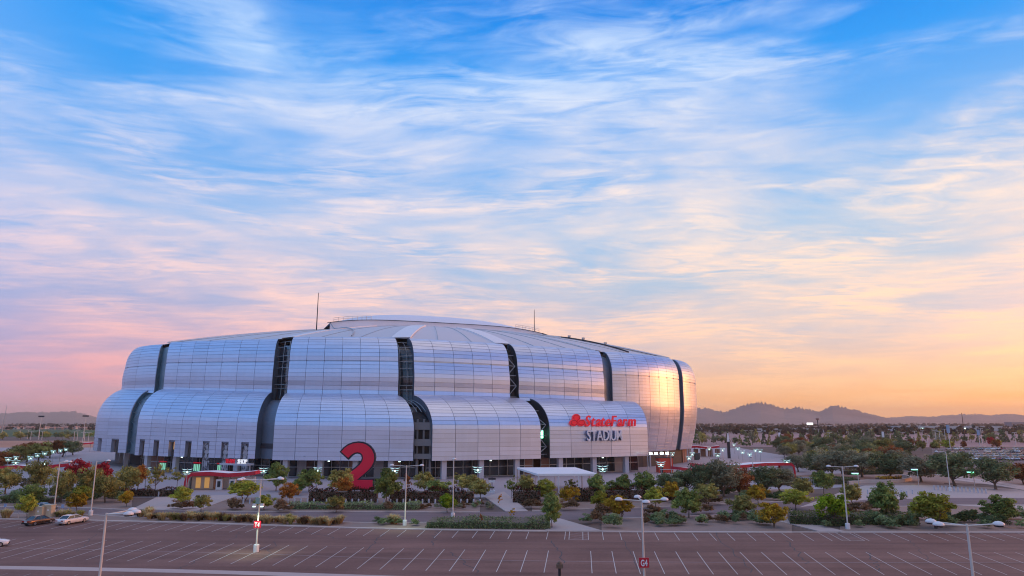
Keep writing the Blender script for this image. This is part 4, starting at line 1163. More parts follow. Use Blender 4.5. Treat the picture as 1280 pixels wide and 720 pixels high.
# gravel bed shrubs
for k in range(44):
    x = rnd.uniform(806, 962); y = rnd.uniform(649.5, 660) + (x > 900) * 0
    if rnd.random() < .25: shrub_px(x, y - 2, rnd.uniform(.7, 1.0), rnd.uniform(1.2, 1.9), 'russetshrub', 'russet low shrub in the gravel bed beside grey-green ones', 'russet shrubs in the gravel bed')
    else: shrub_px(x, y, rnd.uniform(.8, 1.3), rnd.uniform(1.4, 2.4), 'shrub', 'grey-green low shrub in the gravel bed along the lot', 'grey-green shrubs in the gravel bed')
for x, y, lf in ((746, 653, 'russetshrub'), (752, 656, 'russetshrub'), (758, 660, 'shrub'), (768, 660.5, 'shrub'), (772, 661, 'shrub'), (742, 654, 'russetshrub'), (732, 655, 'shrub')):
    shrub_px(x, y, rnd.uniform(1.0, 1.6), rnd.uniform(1.6, 2.4), lf, '%s shrub around the golden tree trunk' % ('russet' if lf[0] == 'r' else 'green'), '%s shrubs at the golden tree' % ('russet' if lf[0] == 'r' else 'green'))
for k in range(46):
    x = rnd.uniform(1085, 1290); y = rnd.uniform(649, 661.5)
    shrub_px(x, y, rnd.uniform(.9, 1.5), rnd.uniform(1.6, 2.8), rnd.choice(['shrub', 'hedge', 'shrub']), 'dark green mounded shrub in the bed below the spreading trees', 'mounded shrubs in the right bed')
for k in range(26):
    x = rnd.uniform(525, 615); y = rnd.uniform(632.5, 637.5)
    shrub_px(x, y, rnd.uniform(.5, .8), rnd.uniform(.9, 1.5), rnd.choice(['shrub', 'grey', 'russetshrub']), 'tiny dry shrub in the gravel beside the road', 'tiny dry shrubs')
for x, y in ((472, 655), (478, 657), (485, 656), (493, 656), (500, 657), (518, 658), (1033, 660), (1075, 660)):
    shrub_px(x, y, .8, 1.7, 'shrub', 'small green shrub at the foot of a lot lamp', 'shrubs at lamp feet')
for x, y in ((660, 636), (672, 637), (706, 638), (716, 638), (763, 645), (750, 645), (815, 644), (870, 643), (887, 642), (878, 632), (894, 631), (290, 637), (296, 638), (350, 639), (356, 640), (218, 637), (228, 638), (238, 637), (420, 641), (485, 640), (820, 645)):
    shrub_px(x, y, rnd.uniform(1.1, 1.6), rnd.uniform(2.2, 3.2), 'russetshrub', 'russet rounded shrub on a kerbed road island', 'russet shrubs on road islands')
for x, y in ((1068, 640), (1078, 641), (1088, 639), (1100, 639), (1112, 640), (1062, 646)):
    shrub_px(x, y, 1.2, 3.0, 'russetshrub', 'russet shrub in the bed before the pale forecourt', 'russet shrubs by the forecourt')
for k in range(20):
    x = rnd.uniform(880, 980); y = rnd.uniform(614, 628); shrub_px(x, y, 1.2, 2.6, rnd.choice(['hedge', 'shrub']), 'dark shrub filling the ground below the grove', 'shrubs below the grove')
for k in range(24):
    x = rnd.uniform(-5, 160); y = rnd.uniform(623, 631); shrub_px(x, y, rnd.uniform(1.0, 1.8), rnd.uniform(2, 3.2), rnd.choice(['hedge', 'shrub', 'shrub']), 'green shrub below the trees beyond the road', 'shrubs below the left trees')

# ornamental grass clumps
def grass_mesh(seed):
    r = random.Random(seed); mb = MB()
    for k in range(150):
        a = r.uniform(0, 2 * PI); lean = r.uniform(.15, .95); L_ = r.uniform(.7, 1.1); d = V(math.cos(a), math.sin(a), 0); s = V(-d.y, d.x, 0) * .022
        b = d * r.uniform(0, .12); m = b + d * lean * .32 * L_ + V(0, 0, L_ * .62); e = b + d * lean * .75 * L_ + V(0, 0, L_ * (.95 - lean * .42)); tn = r.random()
        mb.quad(b - s, b + s, m + s * .9, m - s * .9, tone=tn * .7); mb.quad(m - s * .9, m + s * .9, e, tone=min(1, tn * .6 + .4))
    return mb.mesh('blades', tone=True)
GR = [grass_mesh(i) for i in range(4)]
GL = {'straw': 'straw-coloured', 'russetshrub': 'russet brown', 'olive': 'olive green'}
def grass_px(x, y, s, leaf='straw', label=None, group=None):
    label = label or GL[leaf] + ' grass clump in the strip along the parking lot'; group = group or GL[leaf] + ' grass clumps along the lot'
    p = gp(x, y); t = empty('grass_clump', (p.x, p.y, .1), label, 'grass', group, rnd.uniform(0, 6), (s * 1.25, s * 1.25, s)); link('blades', rnd.choice(GR), LEAF[leaf], t)
for k in range(74):
    x = 174 + 252 * (k / 73) + rnd.uniform(-2, 2); y = interp_y(LOTFAR, x) - rnd.uniform(1.2, 5.0)
    grass_px(x, y, rnd.uniform(1.1, 1.75), rnd.choice(['straw', 'straw', 'russetshrub', 'straw', 'straw', 'olive']))
for k in range(16):
    x = rnd.uniform(70, 112); y = rnd.uniform(644, 647.5); grass_px(x, y, rnd.uniform(1.0, 1.4), rnd.choice(['olive', 'straw']), 'green-gold grass clump between the two lot-side lamps', 'green-gold grass clumps')
for x, y in ((5, 648), (9, 648), (490, 655), (494, 656), (187, 646), (186, 644)):
    grass_px(x, y, 1.9, 'straw', 'tall straw grass clump standing apart by the lot kerb', 'lone straw grass clumps')

# ================================================================== lamps
def lamp_head(mb_, lens, c, rz, s=1.0):
    mb_.lathe(c, [(.42 * s, -.10 * s), (.46 * s, 0), (.40 * s, .13 * s), (.25 * s, .24 * s), (.06 * s, .29 * s)], 10)
def lot_lamp(x, Yb, label, heads, H=9.2, sign=None, box=False, group=None, rz=0.0, lit=False, arm=2.3):
    p = at(x, Yb, H if Yb < 70 else 0); p.z = 0
    t = empty('lot_lamp', (p.x, p.y, .02), label, 'lamp post', group, rz)
    L_ = lambda mb_, nm, m, par=t, sm=False: link(nm, mb_.mesh(nm, smooth=sm), m, par)
    L_(MB().lathe((0, 0, 0), [(.36, -.1), (.36, .85), (.33, .92)], 14), 'base', M_WHITE)
    L_(MB().tube([V(0, 0, .9), V(0, 0, H)], [.115, .085], 10), 'pole', M_POLE)
    for a in heads:
        d = V(math.cos(a), math.sin(a), 0)
        ar = L_(MB().tube([V(0, 0, H - .12), d * arm + V(0, 0, H)], .055, 6), 'arm', M_POLE)
        L_(MB().lathe(d * (arm + .3) + V(0, 0, H - .02), [(.36, -.05), (.39, 0), (.35, .11), (.22, .20), (.05, .24)], 12), 'lamp_head', M_WHITE, sm=True)
        L_(MB().lathe(d * (arm + .3) + V(0, 0, H - .12), [(.29, -.05), (.33, .06)], 12), 'lens', M_GLASS)
    if sign:
        s_ = L_(MB().box((0, -.16, H * .38 if not box else H * .375), (.92, .1, .88)), 'sign', M_RED); zz = H * .38 if not box else H * .375
        ls, wt = letters(sign, 1.0, 0, .03, .02)
        for me, xx in ls:
            k = .66 / wt; me.transform(Matrix.Diagonal((k, .56 / .72, 1, 1))); me.transform(Matrix.Rotation(PI / 2, 4, 'X')); me.transform(Matrix.Translation(V(-.33 + xx * k, -.235, zz - .28))); me.materials.clear(); link('letter', me, M_LET, s_)
    if box:
        L_(MB().box((-.1, -.2, H * .70), (.55, .35, .75)), 'control_box', mat('grey_green_box', (.25, .38, .33), .5))
        for dx_ in (-.5, .5):
            f_ = L_(MB().box((dx_, -.3, H * .645), (.42, .4, .3)), 'flood_lamp', M_WHITE); L_(MB().box((dx_, -.42, H * .622), (.34, .3, .06)), 'lens', M_LAMP, f_)
        for (xx, cc, pw) in ((0, (.75, 1.0, .72), 520),):
            li = D.lights.new('flood_lamp_light', 'SPOT'); li.energy = pw * 1.1; li.color = cc; li.spot_size = R(125); li.spot_blend = .8; li.shadow_soft_size = .25
            lo = D.objects.new('flood_lamp_light', li); COL.objects.link(lo); lo.parent = t; lo.location = (0, -1.6, H * .60); lo.rotation_euler = (R(10), 0, 0)
    return t
q4 = [0, PI / 2, PI, 3 * PI / 2]
lot_lamp(133, 58.8, 'tall four-headed lot lamp rising beyond the two parked sedans', [R(15), R(195 + 150), R(60)], 9.2, rz=R(0), arm=1.9)
lot_lamp(1208.5, 52.6, 'three-headed lot lamp on the open asphalt beyond the spreading trees', [R(0), R(150), R(190)], 9.2, rz=R(-3), arm=1.95)
lot_lamp(320, gp(318, 690).y, 'four-headed lot lamp with red sign marked T4 and small floodlights', [R(10), R(40), R(170), R(200)], 9.1, 'T4', True, arm=2.3)
lot_lamp(802, 68.8, 'four-headed lot lamp with red sign marked G4', [R(0), R(90), R(180), R(270)], 9.2, 'G4', arm=1.9)
t_ = lot_lamp(506, gp(506, 657.5).y, 'two-headed lot lamp on a white base beside the low hedge', [R(5), R(170)], 9.5, arm=2.2)
li = D.lights.new('lamp_light', 'SPOT'); li.energy = 420; li.color = (.68, 1.0, .66); li.spot_size = R(130); li.spot_blend = .9; li.shadow_soft_size = .2
lo = D.objects.new('lamp_light', li); COL.objects.link(lo); lo.parent = t_; lo.location = (0, -2.6, 5.6)
lot_lamp(566, gp(566, 648).y, 'slim single lamp pole beside the lime green road island tree', [R(90)], 10.0, arm=1.0)
lot_lamp(1060, gp(1060, 662).y, 'twin-headed lot lamp beside the lime green tree', [R(0), R(180)], 9.6, arm=1.9)
lot_lamp(66.5, gp(66.5, 645).y, 'lot lamp rising behind the beige cabinets', [R(10), R(85)], 9.4, arm=1.4)
lot_lamp(113, gp(113, 645).y, 'lot lamp rising behind the white sedan', [R(10)], 9.6, arm=1.7)
lot_lamp(943, gp(943, 611).y, 'lamp pole in front of the long red-edged canopy', [R(90)], 7.8, arm=.8)
lot_lamp(1188, gp(1188, 614).y, 'tall lamp pole in front of the big dark oak', [R(170)], 9.4, arm=1.8)
# distant lot lamp poles
for x, yb, H_ in ((1024, 553, 11), (976, 552, 10), (1038, 556, 9), (1090, 551, 11), (1130, 556, 9), (1145, 556, 10), (1171, 558, 11), (1176, 557, 10), (1183, 559, 12), (1154, 551, 9), (1160, 556, 7), (1228, 556, 12), (1270, 556, 9), (895, 552, 8), (933, 550, 9), (940, 550, 9), (1078, 552, 10), (1105, 552, 9),
                  (24, 549, 9), (34, 549, 9), (38, 550, 8), (52, 550, 8), (92, 552, 9), (96, 551, 9), (103, 553, 8), (105, 552, 8), (110, 553, 8)):
    p = gp(x, yb); t = empty('far_lamp_post', (p.x, p.y, 0), 'slender pale lamp post standing in the distant car parks', 'lamp post', 'distant lamp posts')
    link('pole', MB().tube([V(0, 0, 0), V(0, 0, H_)], [.22, .16], 6).mesh('pole'), M_POLE, t); link('arm', MB().box((0, 0, H_), (3.6, .5, .25)).mesh('arm'), M_POLE, t)
# two wrapped poles with pale blue sign boxes
for x, yb, yt in ((1188.5, 565, 531), (1225.5, 561, 537)):
    p = gp(x, yb); H_ = hgt(x, yt, p.y); t = empty('sign_pole', (p.x, p.y, 0), 'pole topped by a pale blue box sign above the far car park', 'sign', 'pale blue box signs')
    link('pole', MB().tube([V(0, 0, 0), V(0, 0, H_ * .7)], .22, 6).mesh('pole'), M_POLE, t); link('sign_box', MB().box((0, 0, H_ * .85), (1.3, 1.0, H_ * .3)).mesh('box'), mat('pale_blue_sign', (.30, .40, .55), .5), t)
# little dark post at the bottom edge
p = at(700.5, 60, 0); t = empty('camera_post', (p.x, p.y, .02), 'short dark post with small fixture on the open asphalt', 'post')
zt = hgt(700.5, 707, 60)
link('pole', MB().tube([V(0, 0, 0), V(0, 0, zt)], .12, 8).mesh('pole'), M_DARK, t); link('head', MB().box((0, 0, zt - .05), (.55, .4, .32)).mesh('head'), M_BARK, t)
link('cap', MB().lathe((0, 0, zt + .1), [(.2, 0), (.16, .15), (.05, .22)], 8).mesh('cap'), M_BARK, t)

# lit promenade lamps: a post with stacked leaf-shaped reflectors
def leaf_lamp_mesh():
    g = MB(); r = random.Random(3)
    for z, sc in ((4.2, .75), (4.75, 1.0), (5.3, 1.15)):
        for s_ in (-1, 1):
            d = V(s_ * sc, .15 * s_, 0); a = V(0, 0, z); e = a + d * 1.2 + V(0, 0, .20); m = a + d * .6 + V(0, 0, .02); w = V(0, .34 * sc, .06)
            g.quad(a, m - w, e, m + w); g.quad(a + V(0, 0, -.07), m + w + V(0, 0, -.07), e, m - w + V(0, 0, -.07))
    return g.mesh('reflectors')
LLR = leaf_lamp_mesh()
LLP = MB().tube([V(0, 0, 0), V(0, 0, 5.6)], [.12, .07], 6).mesh('pole')
LLL = MB().lathe((0, 0, 4.55), [(.16, -.1), (.22, .05), (.15, .3)], 8).mesh('lens')
M_LREF = mat('lit_reflector', (.7, .85, .8), .5, emit=(.6, 1.0, .88), estr=.2)
def leaf_lamp(x, yb, label, group, k=1.0):
    p = gp(x, yb); t = empty('promenade_lamp', (p.x, p.y, .03), label, 'lamp', group, rnd.uniform(-.4, .4), (.95 * k, .95 * k, .96 * k))
    link('pole', LLP, M_STEEL, t); link('reflectors', LLR, M_LREF, t); link('lens', LLL, M_LAMP, t)
for x, yb in ((8, 592), (18, 590), (17, 598), (36, 590), (45, 585), (54, 582), (65, 579), (74, 577), (81, 575), (53, 600), (62, 565)):
    leaf_lamp(x, yb, 'lit lamp with white leaf-shaped reflectors in the cluster before the far grove', 'lit lamps by the far grove')
for x, yb in ((181, 611), (232, 614), (328, 612), (396, 611)):
    leaf_lamp(x, yb, 'lit leaf-shaped lamp at the stadium base near the banners', 'lit lamps near the banners')
leaf_lamp(493, 612, 'lit leaf-shaped lamp just beside the giant numeral', None); leaf_lamp(597, 614, 'lit leaf-shaped lamp before the dark glass base', None, 1.1)
leaf_lamp(754, 614, 'lit leaf-shaped lamp under the red and white wall sign', None, 1.15); leaf_lamp(827, 604, 'lit leaf-shaped lamp before the red kiosk', None, 1.1)
for x, yb in ((862, 590), (866, 583), (887, 574), (898, 585), (904, 576), (923, 574), (929, 580), (938, 584), (945, 577), (951, 578), (918, 567), (841, 583), (985, 597), (1138, 566), (996, 562)):
    leaf_lamp(x, yb, 'lit lamp with white leaf-shaped reflectors on the plaza right of the stadium', 'lit lamps right of the stadium')
for x, yb, yt in ((1148.5, 607, 587), (1219, 611, 590), (1074, 611, 592)):
    p = gp(x, yb); H_ = hgt(x, yt, p.y); t = empty('path_lamp', (p.x, p.y, .03), 'slim path lamp with one slanted green-lit head near the oaks', 'lamp', 'green-lit path lamps')
    link('pole', MB().tube([V(0, 0, 0), V(0, 0, H_)], .09, 6).mesh('pole'), M_STEEL, t); link('head', MB().box((-.7, 0, H_ + .1), (1.7, .5, .2)).mesh('head'), M_WHITE, t)
    link('lens', MB().box((-.7, 0, H_ - .06), (1.5, .45, .1)).mesh('lens'), M_LAMPG, t)
# floodlight bar and red kiosk at the foot of the tall end shell
p = at(824, 236, 6.2); t = empty('floodlight_bar', (p.x, p.y, .03), 'glaring bank of white floodlights at the foot of the orange end shell', 'floodlight')
MB().box((p.x, p.y, 5.9), (9, .3, .3), R(10)).build('bar', M_STEEL, t)
for k in (-4, 4): MB().tube([V(p.x + k, p.y + k * .17, 0), V(p.x + k, p.y + k * .17, 6)], .15, 6).build('post', M_STEEL, t)
for k in range(4):
    q = V(p.x - 2.9 + k * 1.9, p.y - .25 + k * .3, 6.35); f_ = MB().box(q + V(0, .2, 0), (1.1, .5, .8), R(10)).build('flood_lamp', M_STEEL, t); MB().box(q + V(0, -.1, 0), (.85, .12, .6), R(10)).build('lens', M_FLOOD, f_)
p = at(831, 238, 0); t = empty('kiosk', (p.x, p.y, .03), 'bright red kiosk wall beside the floodlights', 'kiosk', rz=R(10))
link('wall', MB().box((0, 0, 2.4), (5.0, 2.6, 4.8)).mesh('wall'), mat('kiosk_red', (.62, .06, .03), .5), t)
link('roof', MB().box((0, 0, 4.9), (5.4, 3.0, .25)).mesh('roof'), M_DARK, t); link('counter', MB().box((0, -1.4, 1.1), (4.4, .3, .15)).mesh('counter'), M_WHITE, t)
link('door', MB().box((-1.6, -1.34, 1.05), (.9, .1, 2.1)).mesh('door'), M_DARK, t)

# ================================================================== canopies and pavilions
def red_canopy(name, A, B, dep, H_, label, drop=True, back=True, th=.9, posts=5, cat='canopy'):
    """flat pale roof with a red fascia that curves down to the ground at A"""
    d = (B - A); Ln = d.length; d = d.normalized(); nn = V(-d.y, d.x, 0); t = empty(name, (A.x, A.y, .03), label, cat)
    prof = []   # along the length: (s, ztop)
    if drop: prof = [(0.0, 0.0), (.02, H_ * .45), (.35, H_ * .8), (1.3, H_ * .97), (2.6, H_)]
    else: prof = [(0, H_ * .94)]
    prof += [(Ln * .35, H_ * 1.02), (Ln * .62, H_ * .93), (Ln * .85, H_ * .98), (Ln, H_ * 1.05)]
    top = [[A + d * s + nn * q + V(0, 0, z) for s, z in prof] for q in (0, dep)]
    g = MB().grid(top); g.build('roof', M_CANVAS, t)
    for q in (-.02, dep + .02):
        lo_ = []
        for k, (s, z) in enumerate(prof):
            a = prof[max(0, k - 1)]; b = prof[min(len(prof) - 1, k + 1)]; tx, tz = b[0] - a[0], b[1] - a[1]; l_ = math.hypot(tx, tz); lo_.append(A + d * (s + tz / l_ * th) + nn * q + V(0, 0, max(0, z - tx / l_ * th)))
        up_ = [A + d * s + nn * q + V(0, 0, z + .05) for s, z in prof]
        MB().grid([lo_, up_]).build('fascia', M_RED, t)
        if q < 0: low = lo_
        else: MB().grid([low, lo_]).build('ceiling', M_WHITE, t)
    e0, e1 = A + d * Ln + V(0, 0, prof[-1][1] + .04), A + d * Ln + nn * dep + V(0, 0, prof[-1][1] + .04)
    MB().quad(e0 - V(0, 0, th), e1 - V(0, 0, th), e1, e0).build('fascia', M_RED, t)
    for k in range(posts):
        s = Ln * (.3 + .62 * k / max(1, posts - 1)); q = A + d * s + nn * dep * .5; MB().tube([q, q + V(0, 0, H_ * .9)], .14, 6).build('post', M_STEEL, t)
    return t, d, nn
A = gp(229, 613); B = gp(304, 612.5); B = A + (B - A).normalized() * 17
t, d, nn = red_canopy('ticket_pavilion', A, B, 6.0, 4.3, 'red-edged ticket pavilion with glowing orange openings beside the banners', cat='pavilion')
c = A + d * 4.2 + nn * 2.6; MB().box((c.x, c.y, 1.7), (5.2, 3.6, 3.2), math.atan2(d.y, d.x)).build('wall', M_TAN, t)
for s in (3.2, 5.3):
    q = A + d * s + nn * .72; MB().box((q.x, q.y, 1.75), (1.15, .16, 2.5), math.atan2(d.y, d.x)).build('opening', M_WARM, t)
for s in (8.2, 11.4):
    q = A + d * s + nn * 1.2; f_ = MB().box((q.x, q.y, 1.3), (1.5, .7, 2.5), math.atan2(d.y, d.x)).build('turnstile', M_WHITE, t)
    MB().box((q.x, q.y - .4, 1.4), (.7, .12, 1.4), math.atan2(d.y, d.x)).build('panel', M_DARK, f_)
c = A + d * 10 + nn * 4.5; MB().box((c.x, c.y, 1.5), (12, .3, 2.8), math.atan2(d.y, d.x)).build('back_wall', M_CANVAS, t)
# long canopy right, curving down at its right end
A = gp(995.5, 598); B = gp(850, 604); A_, B_ = A, B
t, d, nn = red_canopy('long_canopy', A, A + (B - A).normalized() * 34, -6.0, 4.6, 'long red-edged canopy sweeping down to the ground beside the gate railings', th=.8)
A = gp(905, 601); B = gp(851, 602.5)
red_canopy('long_canopy', A, B, -5.0, 3.8, 'lower red-edged canopy reaching toward the end shell', drop=False, th=.7, posts=3)
A = gp(856, 571); B = gp(900, 571.5)
t, d, nn = red_canopy('gate_canopy', A, B, 7, 5.2, 'flat red-edged gate canopy far beyond the orange end shell', drop=False, th=.9)
for k in range(5):
    q = A + d * (2 + 3.4 * k) + nn * 4; MB().box((q.x, q.y, 1.9), (2.2, .4, 3.6), 0).build('gate', M_BRICK, t)
A = gp(-6, 602); B = gp(64, 602)
red_canopy('gate_canopy', A, B, 7, 4.4, 'flat red-edged canopy half hidden by the left trees', drop=False, th=.9)
A = gp(102, 565); B = gp(140, 564); red_canopy('gate_canopy', A, B, 5, 5.2, 'small red-edged canopy at the far end of the stadium', drop=False, th=.8, posts=3)
# white shade canopy
c0 = [at(645, 196, 5.0), at(672, 172, 5.0), at(747, 172, 5.0), at(719, 196, 5.0)]
c0 = [at(646, 186, 4.9), at(672, 163, 4.9), at(747, 164, 4.9), at(719, 187, 4.9)]
t = empty('shade_canopy', (c0[0].x, c0[0].y, .03), 'flat white shade canopy on steel posts before the stadium base', 'canopy')
mid_ = sum(c0, V(0, 0, 0)) / 4 + V(0, 0, .45); g = MB()
for k in range(4):
    a, b = c0[k], c0[(k + 1) % 4]; g.quad(a, b, mid_); g.quad(a - V(0, 0, .45), b - V(0, 0, .45), b, a)
g.build('canvas', M_CANVAS, t)
for k in range(4):
    a, b = c0[k], c0[(k + 1) % 4]
    for f in (0.02, .35, .68):
        q = a.lerp(b, f); MB().tube([V(q.x, q.y, 0), V(q.x, q.y, 4.6)], .13, 6).build('post', M_WHITE if k % 2 else M_TAN, t)
# gate railings
A, B = gp(998, 607), gp(1024, 606)
t = empty('gate_railing', (A.x, A.y, .03), 'grey steel railings beside the curved canopy end', 'railing')
for k in range(12):
    q = A.lerp(B, k / 11); MB().tube([V(q.x, q.y, 0), V(q.x, q.y, 2.0)], .06, 4).build('rail_post', M_STEEL, t)
for z in (.3, 1.1, 2.0): MB().tube([A + V(0, 0, z), B + V(0, 0, z)], .05, 4).build('rail', M_STEEL, t)
# low curved wall
g = MB(); pts = [gp(x, y) for x, y in ((1060, 606), (1085, 604), (1110, 604), (1130, 603), (1139, 601), (1137, 598.5), (1128, 597))]
t = ribbon(g, pts, .6, 0, .95).build('low_wall', M_KERB); tag(t, 'low curved concrete wall below the oak grove', 'wall')
pts = [gp(x, y) for x, y in ((1100, 601.5), (1112, 600), (1126, 599))]
hedge_px(1100, 602, 1128, 600, 1.5, 1.2, 'gold', 'glowing gold shrub row inside the low curved wall')
# sidewalks right
walk(((1130, 589), (1170, 594), (1290, 612), (1290, 609), (1175, 592), (1135, 588)))
walk(((1190, 600), (1250, 608), (1300, 617), (1300, 614), (1250, 605.5), (1195, 598.5)))

# bollards
BOL = MB().lathe((0, 0, 0), [(.16, -.05), (.16, .95), (.13, 1.03), (.04, 1.06)], 8).mesh('bollard')
def bollards(pts, label, group):
    for p in pts:
        o = link('bollard', BOL, M_STEEL if False else M_COLUMN); o.location = (p.x, p.y, .08); tag(o, label, 'bollard', group)
bollards([gp(x, 630.5) for x in range(296, 400, 8)], 'pale concrete bollard in the row behind the pavilion turnstiles', 'bollards near the pavilion')
bollards([gp(x, 630.6 + (x - 400) * .002) for x in range(408, 604, 8)], 'pale concrete bollard in the long row before the red-tipped hedge', 'bollards before the hedge')
bollards([gp(x, 619 + k * .25) for k, x in enumerate(range(158, 200, 5))], 'pale bollard by the path left of the pavilion', 'bollards left of the pavilion')
bollards([gp(1168 + k * 5, 612.5 + k * .35) for k in range(14)], 'pale bollard along the drive below the oaks', 'bollards along the drive')
bollards([gp(1085 + k * 7, 618 + (k % 2) * 2.0) for k in range(9)], 'thin pale bollard on the open forecourt', 'bollards on the forecourt')
# directional sign and cart near the crossing path
p = gp(615, 616); t = empty('sign_post', (p.x, p.y, .03), 'dark wayfinding post with small panels at the crossing path', 'sign')
link('pole', MB().tube([V(0, 0, 0), V(0, 0, 3.6)], .1, 6).mesh('pole'), M_DARK, t)
for z, w, m in ((3.2, 1.8, M_DARK), (2.6, 1.4, M_WHITE), (1.2, 1.1, M_DARK)): link('panel', MB().box((0, -.1, z), (w, .12, .42)).mesh('panel'), m, t)
link('base', MB().box((0, 0, .25), (1.4, .9, .5)).mesh('base'), M_WHITE, t)
# pylon with cream top
p = gp(911.5, 573); hh = hgt(911.5, 541.5, p.y); t = empty('pylon', (p.x, p.y, .03), 'black pylon with a pale pointed top on the plaza', 'pylon')
link('shaft', MB().box((0, 0, hh * .33), (1.2, 1.0, hh * .66)).mesh('shaft'), M_DARK, t); g = MB(); g.prism([(-.55, -.4), (.55, -.4), (.55, .4), (-.55, .4)], 0, 1)
g.v = [(v[0] * (1 if v[2] < .5 else .35), v[1], hh * .66 + v[2] * hh * .34) for v in g.v]; link('top', g.mesh('top'), M_CANVAS, t)
for x, yb, yt in ((975, 553, 541), (1105, 556, 540)):
    p = gp(x, yb); hh = hgt(x, yt, p.y); t = empty('pylon', (p.x, p.y, .03), 'slim pale pylon rising among the long tree row', 'pylon', 'pale pylons'); link('shaft', MB().box((0, 0, hh / 2), (1.3, 1, hh)).mesh('shaft'), M_CANVAS, t); link('cap', MB().box((0, 0, hh), (1.0, .8, .6)).mesh('cap'), M_STEEL, t)
# bins on the plaza
for x, y in ((872, 574), (871, 575)):
    p = gp(x, y); t = empty('bin', (p.x, p.y, .03), 'dark box bin on the plaza near the end shell', 'bin', 'plaza bins'); link('body', MB().box((0, 0, 1.3), (2.0, 1.2, 2.6)).mesh('body'), M_BIN, t); link('lid', MB().box((0, 0, 2.65), (2.1, 1.3, .15)).mesh('lid'), M_DARK, t)
# utility cabinets
for x, y, w, h, lab in ((46, 647.5, 2.5, 1.75, 'wide beige utility cabinet behind the brown sedan'), (59.5, 647, 1.7, 2.0, 'narrow beige utility cabinet beside the lamp pole')):
    p = gp(x, y); t = empty('utility_cabinet', (p.x, p.y, .1), lab, 'cabinet', rz=R(-4)); link('body', MB().box((0, 0, h / 2), (w, 1.1, h)).mesh('body'), M_CAB, t); link('lid', MB().box((0, 0, h + .04), (w + .12, 1.25, .1)).mesh('lid'), M_CAB, t)
    link('door', MB().box((-.2 * w, -.57, h * .48), (w * .42, .05, h * .78)).mesh('door'), M_TAN, t); link('label_plate', MB().box((w * .2, -.57, h * .62), (.3, .04, .3)).mesh('plate'), M_WHITE, t); link('plinth', MB().box((0, 0, 0), (w + .3, 1.4, .12)).mesh('plinth'), M_CONC, t)
# small signs on the strip
for x, y in ((5, 646), (77, 647), (22.5, 649)):
    p = gp(x, y); t = empty('small_sign', (p.x, p.y, .1), 'small blue and white parking sign on a thin post by the kerb', 'sign', 'small parking signs'); link('post', MB().tube([V(0, 0, 0), V(0, 0, 2.1)], .04, 5).mesh('post'), M_STEEL, t); link('panel', MB().box((0, -.06, 1.85), (.5, .04, .6)).mesh('panel'), mat('blue_sign', (.25, .35, .55), .5), t)

